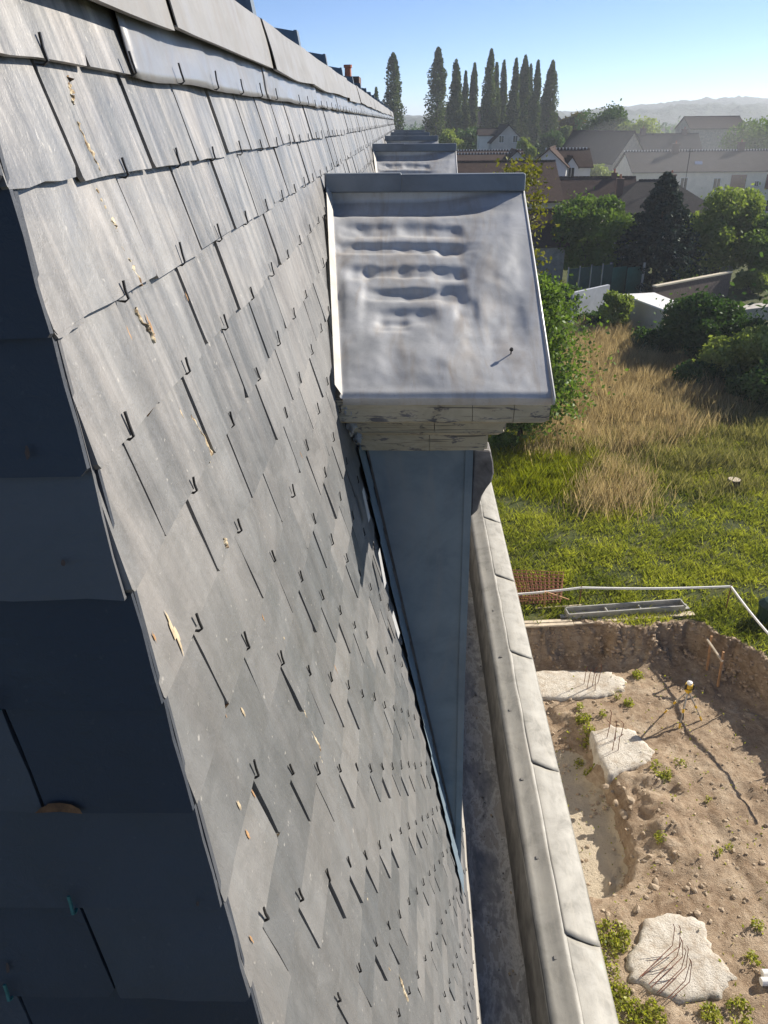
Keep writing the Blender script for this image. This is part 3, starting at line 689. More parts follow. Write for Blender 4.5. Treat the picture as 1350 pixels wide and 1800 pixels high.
# ------------------------------------------------------------------ gutter, apron, coping
ya, yb = -0.6, YEND+0.6
def strip(prof, ny, y0, y1, wob_=0.0, seed=0.0, f=7):
    b = MB(); m = len(prof)
    def fn(u, v):
        i = min(m-2, int(u*(m-1)+1e-6)); t = u*(m-1)-i
        x = prof[i][0]+(prof[i+1][0]-prof[i][0])*t; z = prof[i][1]+(prof[i+1][1]-prof[i][1])*t; Y = y0+(y1-y0)*v
        return (x+wob_*noise.noise(Vector((Y*f, u*3, seed))), Y, CZ+z+wob_*noise.noise(Vector((Y*f, u*4, seed+5))))
    b.grid((m-1)*2+1, ny, fn); return b
gut = strip([(.315, -3.33), (.33, -3.345), (.43, -3.352), (.525, -3.345), (.537, -3.33)], 240, ya, yb, .004, 1, 2).build('gutter', m_gutter, bld, smooth=True)
strip([(.533, -3.345), (.537, -3.22), (.547, -3.005)], 200, ya, yb, .003, 2, 4).build('gutter_side', m_gside, gut, smooth=True)
for i in range(12):
    y0 = -0.6+1.95*i
    strip([(.268, -3.03), (.288, -3.10), (.300, -3.14), (.322, -3.338)], 60, y0, y0+1.97, .005, i*3.0, 5).build('apron_sheet', m_white_zinc, gut, smooth=True)
cop = strip([(.545, -3.012), (.555, -2.998), (.60, -2.992), (.640, -2.980), (.655, -2.976), (.672, -2.987)], 260, ya, yb, .0035, 9, 5).build('coping', m_coping, bld, smooth=True)
seams = [2.05-.95*i for i in (3, 2, 1)]+[2.05, 3.0, 3.94, 4.86, 5.78, 6.73]+[6.73+.94*i for i in range(1, 17)]
for i, (y0, y1) in enumerate(zip(seams, seams[1:])):
    b = MB()
    def fn(u, v, y0=y0, y1=y1, i=i):
        bow = -0.028*math.sin(math.pi*min(1, u*0.62))+0.028*0.0
        Y = y0+(y1-y0)*v + (bow if True else 0)+0.03*u*0
        x = .660+.145*u; z = -2.984-.040*u**1.4
        z += 0.008*(1-v)*sm(0, .15, 1-v) * (0.35+0.65*math.sin(math.pi*min(1, .15+u*.85)))+.0025*noise.noise(Vector((Y*4, u*3, i)))
        return (x, Y, CZ+z)
    b.grid(12, 30, fn)
    b.add([(.805, y0, CZ-3.024), (.805, y1, CZ-3.024), (.808, y1, CZ-3.10), (.808, y0, CZ-3.10)], [(0, 1, 2, 3)])
    o = b.build('coping_sheet', m_coping, cop, smooth=True); s = o.modifiers.new('t', 'SOLIDIFY'); s.thickness = .003; s.offset = -1
b = MB(); b.box(.56, .80, ya, yb, CZ-3.5, CZ-3.10); b.build('cornice', m_plaster, bld)
for px, py in [(977, 1682), (945, 1506), (918, 1368), (897, 1247), (881, 1153), (868, 1072), (857, 1000), (849, 950)]:
    p = onZ(px, py, CZ-2.985); b = MB(); b.box(p.x-.007, p.x+.007, p.y-.008, p.y+.008, p.z-.016, p.z-.003); b.build('fixing_plate', m_gside, cop)
rg = random.Random(12)
for i in range(60):                # debris in the gutter
    Y = rg.uniform(1.6, 6); x = min(.525, max(.335, rg.gauss(.47, .05)))
    b = MB(); s = rg.uniform(.002, .006); a = rg.uniform(0, 3)
    pts = [Vector((x+s*math.cos(a+q)*rg.uniform(.6, 1.6), Y+s*1.5*math.sin(a+q), CZ-3.346)) for q in (0, 1.3, 2.6, 3.9, 5.2)]
    b.prism(pts, (0, 0, rg.uniform(.002, .006))); b.build('debris', rg.choice((m_oldwood, m_pale_scar, m_mastic)), gut)

# ------------------------------------------------------------------ excavation
def m_concrete_():
    n = NT('blinding_concrete'); a = n.noise(n.coord(), 3.5, 7, 0.7, 0.3); b_ = n.noise(n.coord(), 26, 5, 0.7)
    col = n.ramp(a, (0.35, (0.42, 0.35, 0.27)), (0.5, (0.56, 0.51, 0.43)), (0.7, (0.66, 0.62, 0.55)))
    col = n.mix(n.ramp(b_, (0.34, (0.8,)*3), (0.44, (0,)*3)), col, (0.34, 0.27, 0.2))
    return n.fin(col, 0.95, 0, n.bump(b_, 1.0, 0.05))
m_conc = m_concrete_()
m_mesh = simple('rusty_mesh', (0.20, 0.072, 0.038), 0.85, 0.4, 20)
m_rebar = simple('rusty_steel', (0.17, 0.065, 0.035), 0.85, 0.4, 30)
m_stone = simple('limestone_rubble', (0.36, 0.28, 0.195), 0.95, 0.45, 7, 0, 0.7, 0.03)
m_timber = simple('new_timber', (0.44, 0.24, 0.11), 0.8, 0.25, 6)
m_pale_timber = simple('pale_timber', (0.50, 0.42, 0.31), 0.85, 0.25, 6)
m_white = simple('white_plastic', (0.72, 0.71, 0.68), 0.6, 0.08, 4)
m_steel = simple('galvanised_steel', (0.36, 0.345, 0.31), 0.55, 0.2, 5, 0.4)
m_yellow = simple('yellow_plastic', (0.62, 0.38, 0.02), 0.5, 0.15, 8)
m_black = simple('black_plastic', (0.015, 0.015, 0.016), 0.5, 0.3, 8)
m_alu = simple('aluminium_leg', (0.42, 0.40, 0.36), 0.45, 0.15, 12, 0.5)
def gz(x, y): return height(x, y)
def grd(px, py, z=0.0):        # ground point under a photo pixel, iterating on the relief
    p = onZ(px, py, z)
    for _ in range(6): p = onZ(px, py, 0.5*z+0.5*gz(p.x, p.y)) if _ < 2 else onZ(px, py, gz(p.x, p.y))
    return p
def footing(pts, z, thick, seed, label):
    """rough cast slab from an outline of photo pixels lying at height z"""
    P = [onZ(px, py, z) for px, py in pts]; n = 72; c = sum(P, Vector())/len(P)
    ring = []
    for k in range(n):
        f = k/n*len(P); i = int(f); t = f-i; q = P[i].lerp(P[(i+1) % len(P)], t)
        d = (q-c); j = 1+0.10*noise.noise(Vector((k*.5, seed, 0)))+0.06*noise.noise(Vector((k*1.7, seed, 3)))
        ring.append(c+d*j)
    root = empty('concrete_footing', (c.x, c.y, z-thick), label, 'footing', 'concrete footings in the pit')
    vs = []; fs = []; m = 9
    for r in range(m+1):
        f = r/m
        for q in ring:
            p = c.lerp(q, f); h = 0.022*fbm(p.x*3, p.y*3, seed)+0.012*fbm(p.x*11, p.y*11, seed)-0.05*max(0, f-.85)/.15
            vs.append((p.x, p.y, z+h))
    for q in ring: vs.append((c.x+(q.x-c.x)*1.03, c.y+(q.y-c.y)*1.03, z-thick))
    for r in range(m+1):
        for k in range(n): fs.append((r*n+k, r*n+(k+1) % n, (r+1)*n+(k+1) % n, (r+1)*n+k))
    mk('slab', vs, fs, m_conc, root, smooth=True); return root
ZS = ZPIT+0.10
f1 = footing([(905, 1178), (1000, 1176), (1075, 1180), (1100, 1192), (1098, 1208), (1060, 1222), (985, 1226), (905, 1222)], ZS, .4, 1.0, 'long pale concrete footing at the foot of the far pit wall')
f2 = footing([(1038, 1285), (1075, 1274), (1112, 1280), (1150, 1318), (1140, 1340), (1100, 1352), (1072, 1362), (1052, 1330)], ZS+.06, 1.0, 5.0, 'pale concrete footing on the trench edge, crossed by the tripod shadow')
f3 = footing([(1135, 1612), (1190, 1602), (1238, 1618), (1250, 1660), (1292, 1712), (1262, 1748), (1192, 1758), (1110, 1722), (1100, 1680), (1122, 1655)], ZS, .4, 9.0, 'large pale concrete footing with bent rebar at the bottom right')
def bar(root, pts, rad=0.009):
    b = MB(); b.tube(pts, rad, 5); b.build('rebar', m_rebar, root)
rr = random.Random(5)
for px, py, h in [(1026, 1205, .55), (1031, 1214, .62), (1040, 1210, .6), (1046, 1216, .5), (1050, 1204, .6)]:
    p = onZ(px, py, ZS-.05); bar(f1, [p, p+Vector((rr.uniform(-.05, .05), 0, h)), p+Vector((rr.uniform(-.08, .08), .02, h+.12))])
for px, py, h in [(1066, 1300, .55), (1070, 1284, .6), (1076, 1322, .55), (1081, 1304, .6), (1086, 1322, .5), (1091, 1296, .45)]:
    p = onZ(px, py, ZS); bar(f2, [p, p+Vector((rr.uniform(-.04, .04), 0, h)), p+Vector((rr.uniform(-.08, .08), .02, h+.08))])
for (bx, by), (kx, ky), (tx, ty) in [((1124, 1718), (1182, 1662), (1186, 1630)), ((1128, 1716), (1194, 1664), (1196, 1632)), ((1140, 1730), (1190, 1681), (1198, 1652)), ((1144, 1736), (1200, 1682), (1200, 1656)), ((1155, 1745), (1198, 1702), (1206, 1672)), ((1158, 1748), (1206, 1700), (1210, 1668)), ((1174, 1754), (1204, 1724), (1214, 1690)), ((1180, 1755), (1212, 1726), (1216, 1692))]:
    a, k_ = onZ(bx, by, ZS+.03), onZ(kx, ky, ZS+.14)
    t_ = onZ(tx, ty, ZS+.42); bar(f3, [a, k_, t_, t_+Vector((-.03, .03, .05))], .0075)
# stakes / profile boards
def thing_tubes(name, label, cat, parts, group=None):
    p0 = Vector(parts[0][1][0]); root = empty(name, p0, label, cat, group)
    for nm, pts, rad, mat, n in parts:
        b = MB(); b.tube(pts, rad, n); b.build(nm, mat, root)
    return root
pA, pB = grd(1243, 1178, ZPIT), grd(1262, 1207, ZPIT)
tA, tB = onY(1251, 1118, pA.y), onY(1272, 1146, pB.y)
cA, cB = onY(1243, 1124, pA.y-.05), onY(1270, 1163, pB.y-.05)
thing_tubes('batter_board', 'wooden batter board of two stakes and a rail at the right of the pit', 'batter board',
            [('stake', [pA-Vector((0, 0, .1)), tA], .035, m_timber, 4), ('stake', [pB-Vector((0, 0, .1)), tB], .035, m_timber, 4), ('rail', [cA, cB], .035, m_pale_timber, 4)])
p1 = grd(957, 1068); t1 = onY(959, 1040, p1.y)
r0, r1 = onY(880, 1074, p1.y-.04), onY(1022, 1064, p1.y-.04)
thing_tubes('batter_board', 'low stake and rail batter board beside the rusty mesh', 'batter board',
            [('stake', [p1-Vector((0, 0, .1)), t1], .035, m_timber, 4), ('rail', [r0, r1], .03, m_pale_timber, 4), ('brace', [onY(962, 1041, p1.y), onY(1000, 1054, p1.y+.2)], .02, m_timber, 4)])
# white tape round the pit
T = [onY(840, 1048, 20.0), onY(1022, 1033, 19.85), onY(1285, 1031, 19.65), onY(1365, 1130, 16.9), onY(1480, 1290, 13.8)]
root = empty('barrier_tape', (T[2].x, T[2].y, gz(T[2].x, T[2].y)), 'white barrier tape strung on stakes round the pit', 'barrier')
b = MB()
for a, c in zip(T, T[1:]):
    for i in range(12):
        q0, q1 = a.lerp(c, i/12), a.lerp(c, (i+1)/12); s0, s1 = -.05*math.sin(math.pi*i/12), -.05*math.sin(math.pi*(i+1)/12)
        d = (c-a).normalized(); sd_ = d.cross(Vector((0, 0, 1))).normalized()*.018
        h = Vector((0, 0, .03))
        b.hexa([q0-h+sd_+Vector((0, 0, s0)), q1-h+sd_+Vector((0, 0, s1)), q1-h*.9-sd_+Vector((0, 0, s1)), q0-h*.9-sd_+Vector((0, 0, s0)), q0+h+sd_+Vector((0, 0, s0)), q1+h+sd_+Vector((0, 0, s1)), q1+h-sd_+Vector((0, 0, s1)), q0+h-sd_+Vector((0, 0, s0))])
b.build('tape', m_white, root)
for t_ in T[1:4]:
    b = MB(); b.tube([(t_.x, t_.y, gz(t_.x, t_.y)-.1), (t_.x, t_.y, t_.z+.05)], .018, 5); b.build('stake', m_rebar, root)
# rusty reinforcing mesh lying in the grass
P = [grd(890, 1012), grd(988, 1016), grd(984, 1064), grd(905, 1068)]
c = sum(P, Vector())/4; root = empty('reinforcing_mesh', (c.x, c.y, 0), 'stack of rusty reinforcing mesh lying in the grass', 'mesh')
for lay in range(2):
    for i in range(13):
        t = i/12; b = MB(); a, e = P[0].lerp(P[1], t), P[3].lerp(P[2], t); o = Vector((.04*lay, .05*lay, .10+.07*lay)); b.tube([a+o, e+o], .013, 4); b.build('bar', m_mesh, root)
    for i in range(9):
        t = i/8; b = MB(); a, e = P[0].lerp(P[3], t), P[1].lerp(P[2], t); o = Vector((.04*lay, .05*lay, .118+.07*lay)); b.tube([a+o, e+o], .013, 4); b.build('bar', m_mesh, root)
# shuttering channel and planks on the edge
a, e = onZ(1000, 1086, .12), onZ(1203, 1071, .12); d = (e-a); L = d.length; d.normalize(); s_ = Vector((-d.y, d.x, 0))
root = empty('shuttering_beam', (a.x, a.y, 0), 'long grey steel shuttering channel lying on the pit edge', 'beam')
def obox(b, o, u0, u1, v0, v1, z0, z1):
    f = lambda u, v, z: o+d*u+s_*v+Vector((0, 0, z))
    b.hexa([f(u0, v0, z0), f(u1, v0, z0), f(u1, v1, z0), f(u0, v1, z0), f(u0, v0, z1), f(u1, v0, z1), f(u1, v1, z1), f(u0, v1, z1)])
o0 = Vector((a.x, a.y, 0))
for nm, dims in [('web', (0, L, .04, .30, .10, .13)), ('flange', (0, L, .0, .04, .03, .24)), ('flange', (.0, L, .30, .34, .03, .28)), ('rib', (L*.33, L*.33+.04, .04, .30, .13, .22)), ('rib', (L*.62, L*.62+.04, .04, .30, .13, .22)), ('end_plate', (-.03, .0, .0, .34, .03, .26)), ('end_plate', (L, L+.03, .0, .34, .03, .26)), ('end_tab', (-.22, -.03, .05, .2, .08, .12)), ('end_tab', (L+.03, L+.2, .05, .3, .06, .1))]:
    b = MB(); obox(b, o0, *dims); b.build(nm, m_steel, root)
for i, (lab, u0, u1, v0, z0, z1) in enumerate([('grey plank under the shuttering channel', .1, L+.25, -.22, .0, .05)]):
    b = MB(); obox(b, o0, u0, u1, v0, v0+.2, z0+.01, z1); tag(recentre(b.build('plank', m_pale_timber)), lab, 'plank')
a2, e2 = onZ(870, 1102, .05), onZ(1007, 1096, .05); d = (e2-a2); L2 = d.length; d.normalize(); s_ = Vector((-d.y, d.x, 0))
for v0, lab in ((0, 'front pale plank lying on the grass left of the shuttering channel'), (.14, 'rear pale plank lying on the grass left of the shuttering channel')):
    b = MB(); obox(b, Vector((a2.x, a2.y, 0)), 0, L2-.1*v0, v0-.1, v0+.02, .04, .09+.02*(v0 > 0)); tag(recentre(b.build('plank', m_pale_timber)), lab, 'plank')
# laser level on its tripod
b0 = grd(1206, 1272, ZPIT); hd = onY(1210, 1212, b0.y+.1)
feet = [grd(1194, 1280, ZPIT), grd(1233, 1266, ZPIT), grd(1168, 1253, ZPIT)]
root = empty('laser_tripod', (b0.x, b0.y, min(f.z for f in feet)), 'yellow site laser level standing on a tripod in the pit', 'laser level')
for i, ft in enumerate(feet):
    b = MB(); m_ = hd.lerp(ft, .55); dirn = (ft-hd).normalized(); b.tube([hd+Vector((0, 0, -.05)), m_], .022, 6); b.tube([m_-dirn*.1, ft], .014, 6)
    lg = b.build('leg', m_alu, root); b = MB(); b.tube([ft-dirn*.14, ft+dirn*.02], [.028, .02], 6); b.build('foot', m_yellow, lg)
    b = MB(); b.tube([m_-dirn*.05, m_+dirn*.05], .032, 6); b.build('clamp', m_yellow, lg)
b = MB(); b.tube([hd+Vector((0, 0, -.16)), hd+Vector((0, 0, -.06)), hd+Vector((0, 0, -.05)), hd], [.03, .05, .085, .085], 10); b.build('tripod_head', m_yellow, root)
b = MB(); b.tube([hd, hd+Vector((0, 0, .03)), hd+Vector((0, 0, .17)), hd+Vector((0, 0, .18))], [.085, .1, .1, .09], 12); bd = b.build('body', m_yellow, root)
b = MB(); b.tube([hd+Vector((0, 0, .055)), hd+Vector((0, 0, .075))], .107, 12); b.tube([hd+Vector((-.10, -.05, .05)), hd+Vector((-.10, -.05, .19))], .025, 6); b.tube([hd+Vector((.10, -.05, .05)), hd+Vector((.10, -.05, .19))], .025, 6); b.build('bumper', m_black, bd)
b = MB(); b.tube([hd+Vector((0, 0, .18)), hd+Vector((0, 0, .24)), hd+Vector((0, 0, .26))], [.07, .07, .03], 12); b.build('rotor_cap', m_white, bd)
b = MB(); b.tube([hd+Vector((0, -.02, -.1)), hd+Vector((-.05, -.05, -.5)), hd+Vector((.02, -.02, -1.0))], .02, 5); b.build('strap', m_black, root)
# two pale pipe ends
for px, py, t in [(1338, 1716, 'upper'), (1336, 1730, 'lower')]:
    p = grd(px, py, ZPIT); b = MB(); nseg = 14
    for (q0, q1, r_) in ((0, .32, .075), (.27, .32, .085)):
        b.tube([p+Vector((q0, .02*q0, .08)), p+Vector((q1, .02*q1, .08))], r_, nseg)
    tag(recentre(b.build('pipe', m_white)), t+' of two short pale pipes in the soil at the right edge', 'pipe')
# rubble: larger stones one by one, small ones as one scatter
def rock(c, r, seed, mat):
    rg_ = random.Random(seed); vs = []; fs = []
    import itertools
    t = (1+5**.5)/2
    base = [Vector(v).normalized() for v in [(-1, t, 0), (1, t, 0), (-1, -t, 0), (1, -t, 0), (0, -1, t), (0, 1, t), (0, -1, -t), (0, 1, -t), (t, 0, -1), (t, 0, 1), (-t, 0, -1), (-t, 0, 1)]]
    F_ = [(0, 11, 5), (0, 5, 1), (0, 1, 7), (0, 7, 10), (0, 10, 11), (1, 5, 9), (5, 11, 4), (11, 10, 2), (10, 7, 6), (7, 1, 8), (3, 9, 4), (3, 4, 2), (3, 2, 6), (3, 6, 8), (3, 8, 9), (4, 9, 5), (2, 4, 11), (6, 2, 10), (8, 6, 7), (9, 8, 1)]
    sx, sy, sz = r*rg_.uniform(.8, 1.4), r*rg_.uniform(.8, 1.3), r*rg_.uniform(.55, .8); a = rg_.uniform(0, 6)
    for v in base:
        k = rg_.uniform(.55, 1.25); x, y_, z = v.x*sx*k, v.y*sy*k, v.z*sz*k
        vs.append((c[0]+x*math.cos(a)-y_*math.sin(a), c[1]+x*math.sin(a)+y_*math.cos(a), c[2]+z+sz*.35))
    return vs, F_
big = [(1066, 1383, .13), (1075, 1392, .10), (1087, 1378, .11), (1097, 1386, .10), (1082, 1412, .16), (1108, 1408, .24), (1098, 1432, .2), (1063, 1420, .13), (1050, 1412, .10), (1045, 1424, .10), (1040, 1436, .09), (1058, 1400, .1), (1133, 1398, .1), (1150, 1560, .14), (1142, 1505, .1), (1132, 1515, .1), (1155, 1514, .08), (1152, 1550, .13), (1220, 1566, .12), (1226, 1608, .13), (1208, 1562, .1), (1234, 1558, .09), (1241, 1572, .08), (1215, 1606, .08), (1275, 1443, .09), (1183, 1407, .08), (1120, 1600, .16), (1068, 1610, .12), (1088, 1622, .10), (1232, 1738, .09), (1255, 1770, .09), (1340, 1518, .12), (1347, 1452, .12), (1325, 1520, .08), (1158, 1424, .08), (1168, 1386, .08)]
for i, (px, py, r) in enumerate(big):
    p = grd(px, py, ZPIT); vs, fs = rock(p, r*0.62, i+40, None); o = mk('rubble_stone', vs, fs, m_stone)
    tag(recentre(o), 'pale limestone rubble stone lying loose on the dug soil', 'stone', 'loose rubble stones on the pit floor')
b = MB(); rs = random.Random(99)
for i in range(4500):
    x, y_ = rs.uniform(3.2, 10.6), rs.uniform(8.2, 18.6)
    if pitmask(x, y_) < .3: continue
    tr = interp(TR_R, y_); dens = .35+.9*max(0, 1-abs(x-tr-.35)/.8)+.5*(fbm(x*.8, y_*.8, 31) > .1)
    if rs.random() > dens: continue
    vs, fs = rock((x, y_, gz(x, y_)-.005), min(.05, .0075*rs.paretovariate(1.5)), i, None); b.add(vs, fs)
o = b.build('gravel', m_stone, kind='stuff')
m_clod = simple('soil_clod', (0.34, 0.255, 0.175), .95, .4, 6, 0, .7, .03); bc = MB()
for i in range(9000):
    x, y_ = rs.uniform(3.2, 11), rs.uniform(12.5, 18.9); d_ = pitmask(x, y_)
    if not (-.02 < d_ < .42): continue
    vs, fs = rock((x, y_, gz(x, y_)-.03), rs.uniform(.02, .085), i+7000, None); bc.add(vs, fs)
oc = bc.build('soil_clods', m_clod, kind='stuff'); oc['label'] = 'crumbling clods on the pit walls'; oc['category'] = 'soil'; o['label'] = 'small stones scattered over the dug soil'; o['category'] = 'gravel'

# ------------------------------------------------------------------ vegetation
def leaf_mat(name, lo, hi, trans=0.35, tint=(1.0, 1.15, 0.45)):
    n = NT(name); r = n.attr(); col = n.ramp(r, (0.0, lo), (1.0, hi))
    d = n.n('BsdfDiffuse'); t = n.n('BsdfTranslucent'); mx = n.n('MixShader'); g = n.n('BsdfGlossy'); mx2 = n.n('MixShader')
    n.l(col, d.inputs[0]); n.l(n.mix(1.0, col, tint, 'MULTIPLY'), t.inputs[0])
    mx.inputs[0].default_value = trans; n.l(d.outputs[0], mx.inputs[1]); n.l(t.outputs[0], mx.inputs[2])
    g.inputs['Roughness'].default_value = 0.45; g.inputs[0].default_value = (.6, .65, .6, 1)
    mx2.inputs[0].default_value = 0.02; n.l(mx.outputs[0], mx2.inputs[1]); n.l(g.outputs[0], mx2.inputs[2])
    n.l(mx2.outputs[0], n.out.inputs[0]); return n.m
L_mid = leaf_mat('leaf_mid', (0.055, 0.097, 0.025), (0.203, 0.272, 0.070), 0.4)
L_dark = leaf_mat('leaf_dark', (0.027, 0.061, 0.024), (0.101, 0.160, 0.051), 0.35)
L_light = leaf_mat('leaf_light', (0.122, 0.165, 0.043), (0.372, 0.400, 0.129), 0.4)
L_yel = leaf_mat('leaf_yellow', (0.07, 0.085, 0.012), (0.30, 0.25, 0.03))
L_aut = leaf_mat('leaf_autumn', (0.06, 0.055, 0.02), (0.20, 0.14, 0.045))
L_pop = leaf_mat('leaf_poplar', (0.034, 0.057, 0.021), (0.115, 0.144, 0.052), 0.35)
L_spr = leaf_mat('needle_blue', (0.010, 0.022, 0.020), (0.035, 0.058, 0.05), .1)
L_gra = leaf_mat('grass_green', (0.12, 0.14, 0.028), (0.50, 0.47, 0.095), .5)
L_wee = leaf_mat('weed_yellow', (0.138, 0.161, 0.014), (0.380, 0.368, 0.034), .4)
L_dry = leaf_mat('grass_dry', (0.29, 0.215, 0.115), (0.62, 0.50, 0.30), .45, (1.0, .97, .75))
L_weed = leaf_mat('weed_olive', (0.120, 0.128, 0.045), (0.404, 0.359, 0.164), .4, (1.0, 1.02, .6))
m_bark = simple('bark', (0.085, 0.068, 0.05), 0.95, 0.4, 6, 0, 0.6, 0.03)
def np_mesh(name, V, Fq, rnd, mat, parent=None):
    me = bpy.data.meshes.new(name); nv, nf, k = len(V), len(Fq), Fq.shape[1]
    me.vertices.add(nv); me.vertices.foreach_set('co', V.astype(np.float32).ravel())
    me.loops.add(nf*k); me.loops.foreach_set('vertex_index', Fq.astype(np.int32).ravel())
    me.polygons.add(nf); me.polygons.foreach_set('loop_start', np.arange(0, nf*k, k, dtype=np.int32))
    me.update(calc_edges=True); a = me.attributes.new('rnd', 'FLOAT', 'FACE'); a.data.foreach_set('value', rnd.astype(np.float32))
    me.materials.append(mat); o = bpy.data.objects.new(name, me); C.objects.link(o)
    if parent: o.parent = parent
    return o
def leaves(cent, size, rg_, flat=0.0):
    """diamond-shaped leaf clumps at the given centres"""
    n = len(cent); a = rg_.normal(size=(n, 3)); a[:, 2] *= (1-flat); a /= np.linalg.norm(a, axis=1)[:, None]
    h = rg_.normal(size=(n, 3)); h -= (h*a).sum(1)[:, None]*a; h /= np.linalg.norm(h, axis=1)[:, None]
    s = (size*rg_.uniform(.6, 1.4, n))[:, None]; a = a*s; h = h*s*.62
    V = np.stack([cent-a, cent-a*.1+h, cent+a, cent+a*.1-h], 1).reshape(-1, 3)
    return V, np.arange(4*n).reshape(n, 4)
def tree(name, label, cat, base, H, shape, mat, n, leaf, seed, crown0=0.25, trunk_r=None, group=None, clump=0.22, nclump=60, lean=(0, 0), vs_=(1, 1, .75)):
    """shape(t)->radius for t in 0..1 up the crown"""
    g = np.random.default_rng(seed); root = empty(name, base, label, cat, group)
    zc0 = H*crown0; tr = trunk_r or H*0.02; b = MB()
    top = H*0.92; pts = [(lean[0]*t*H+.04*H*.2*math.sin(t*5+seed), lean[1]*t*H, -0.2+t*top) for t in np.linspace(0, 1, 7)]
    b.tube(pts, [tr*(1-.85*t) for t in np.linspace(0, 1, 7)], 7)
    rgm = random.Random(seed)
    ts = g.uniform(0, .97, nclump)**0.85; rad = np.array([shape(t) for t in ts]); ang = g.uniform(0, 2*np.pi, nclump); rf = np.sqrt(g.uniform(0.12, 1, nclump))
    cc = np.stack([rad*rf*np.cos(ang)+lean[0]*H*ts, rad*rf*np.sin(ang)+lean[1]*H*ts, zc0+ts*(H-zc0)], 1)
    for i in range(min(14, nclump)):
        e = cc[i*(nclump//14) % nclump]; z0 = max(zc0*.6, e[2]-.35*math.hypot(e[0], e[1])-.05*H); b.tube([(lean[0]*z0, lean[1]*z0, z0), (e[0]*.5, e[1]*.5, (z0+e[2])/2+.02*H), tuple(e)], [tr*.4, tr*.25, tr*.08], 5)
    b.build('trunk', m_bark, root, local=True)
    k = g.integers(0, nclump, n); sp = np.maximum(rad[k]*clump*1.6, leaf*1.2)
    P = cc[k]+g.normal(size=(n, 3))*sp[:, None]*np.array(vs_)*g.uniform(.55, 1.5, nclump)[k][:, None]
    P = np.where((P[:, 2] > H)[:, None], cc[k]*[1, 1, .97]+g.normal(size=(n, 3))*.4*sp[:, None]*[1, 1, .3], P); P[:, 2] = np.maximum(P[:, 2], (0.03*H if crown0 < .1 else zc0*.75)+.06*H*g.uniform(0, 1, n)**2)
    if vs_[2] > 1:
        P[:, 2] = np.where(P[:, 2] > H*.995, H*g.uniform(.55, .99, n), P[:, 2]); tt = np.clip((P[:, 2]-zc0)/(H-zc0), 0, 1)
        lim = np.array([shape(t) for t in tt])*1.18+.05; ax = lean[0]*P[:, 2]; dx = P[:, 0]-ax; an = np.arctan2(P[:, 1], dx); lim = lim*np.array([.86+.55*noise.noise(Vector((math.cos(a_)*1.3, math.sin(a_)*1.3+seed*3.1, z_*.42))) for a_, z_ in zip(an, P[:, 2])]); r_ = np.hypot(dx, P[:, 1])+1e-6
        f_ = np.where(r_ > lim, lim*g.uniform(.3, 1, n)/r_, 1); P[:, 0] = ax+dx*f_; P[:, 1] = P[:, 1]*f_
    V, Fq = leaves(P, leaf, g); cr = g.uniform(0, 1, nclump)[k]
    r = np.clip(cr*.5+g.uniform(0, 1, n)*.5, 0, 1)
    np_mesh('crown', V, Fq, r, mat, root); return root
def lobed(name, label, cat, base, R_, H, mat, n, leaf, seed, group=None, nl=17):
    g = np.random.default_rng(seed); root = empty(name, base, label, cat, group)
    u = g.normal(size=(nl, 3)); u /= np.linalg.norm(u, axis=1)[:, None]; rr_ = g.uniform(.35, 1, (nl, 1))**.5
    rc = R_*g.uniform(.22, .46, nl); cc = u*rr_*np.array([R_*.74, R_*.74, H*.30])+[0, 0, H*.50]
    b = MB()
    for i in range(nl):
        e = cc[i]; b.tube([(0, 0, -.2), (e[0]*.35, e[1]*.35, e[2]*.5), tuple(e)], [.04+.008*H, .03, .012], 5)
    b.build('trunk', m_bark, root, local=True)
    k = g.choice(nl, n, p=rc**2/np.sum(rc**2)); d = g.normal(size=(n, 3)); d /= np.linalg.norm(d, axis=1)[:, None]
    rad = rc[k]*g.uniform(.35, 1.08, n)**.6; sh = g.uniform(0, 1, n) < .05; rad = np.where(sh, rad*g.uniform(1.1, 1.7, n), rad)
    P = cc[k]+d*rad[:, None]*[1, 1, .85]; P[:, 2] = np.where(P[:, 2] < .02, g.uniform(.02, .3*H, n), P[:, 2])
    V, Fq = leaves(P, leaf, g); tone = g.uniform(0, 1, nl)[k]
    np_mesh('crown', V, Fq, np.clip(tone*.55+g.uniform(0, 1, n)*.45, 0, 1), mat, root); return root
def oval(R_, p=0.42, e=0.5): return lambda t: R_*max(.05, (1-abs((t-p)/(1-p if t > p else p))**1.7))**e
def cone(R_): return lambda t: R_*(1-t)*1.0+.05
def spindle(R_): return lambda t: R_*(min(1, .5+t*1.8) if t < .28 else (1-min(1, (t-.28)/.72)**2.0)**.75)+.02

# tall tree hidden behind the near dormer, its crown reaching out to the right
tree('garden_tree', 'leafy tree with yellowing top rising behind the near dormer', 'tree', (5.35, 33.5, 0), 7.4, oval(2.05, .4), L_mid, 20000, .095, 11, .10, nclump=130)
tree('young_tree', 'thin tree with yellow leaves beside the dormer ridge', 'tree', (5.05, 35.5, 0), 11.9, lambda t: .95*(1-.35*t), L_yel, 2400, .085, 12, .35, nclump=40, clump=.34)
def bush(label, px, py, w_px, h_px, mat, n, leaf, seed, Y=None, cat='bush', name='bush', group=None, depth=1.0):
    p = onZ(px, py, 0) if Y is None else onY(px, py, Y); dist = (p-EYE).length
    Rr = w_px/2*dist/1480; H = h_px*dist/1350*(.84 if cat == 'bush' else 1.12)
    return lobed(name, label, cat, (p.x, p.y+Rr*.4, 0), Rr, H, mat, n, leaf, seed, group)
bush('rounded dark green bush in front of the pale garden wall', 992, 562, 78, 80, L_dark, 10200, 0.094, 21)
bush('small pale green tree growing in front of the white shed', 1084, 588, 66, 88, L_light, 6120, 0.108, 22)
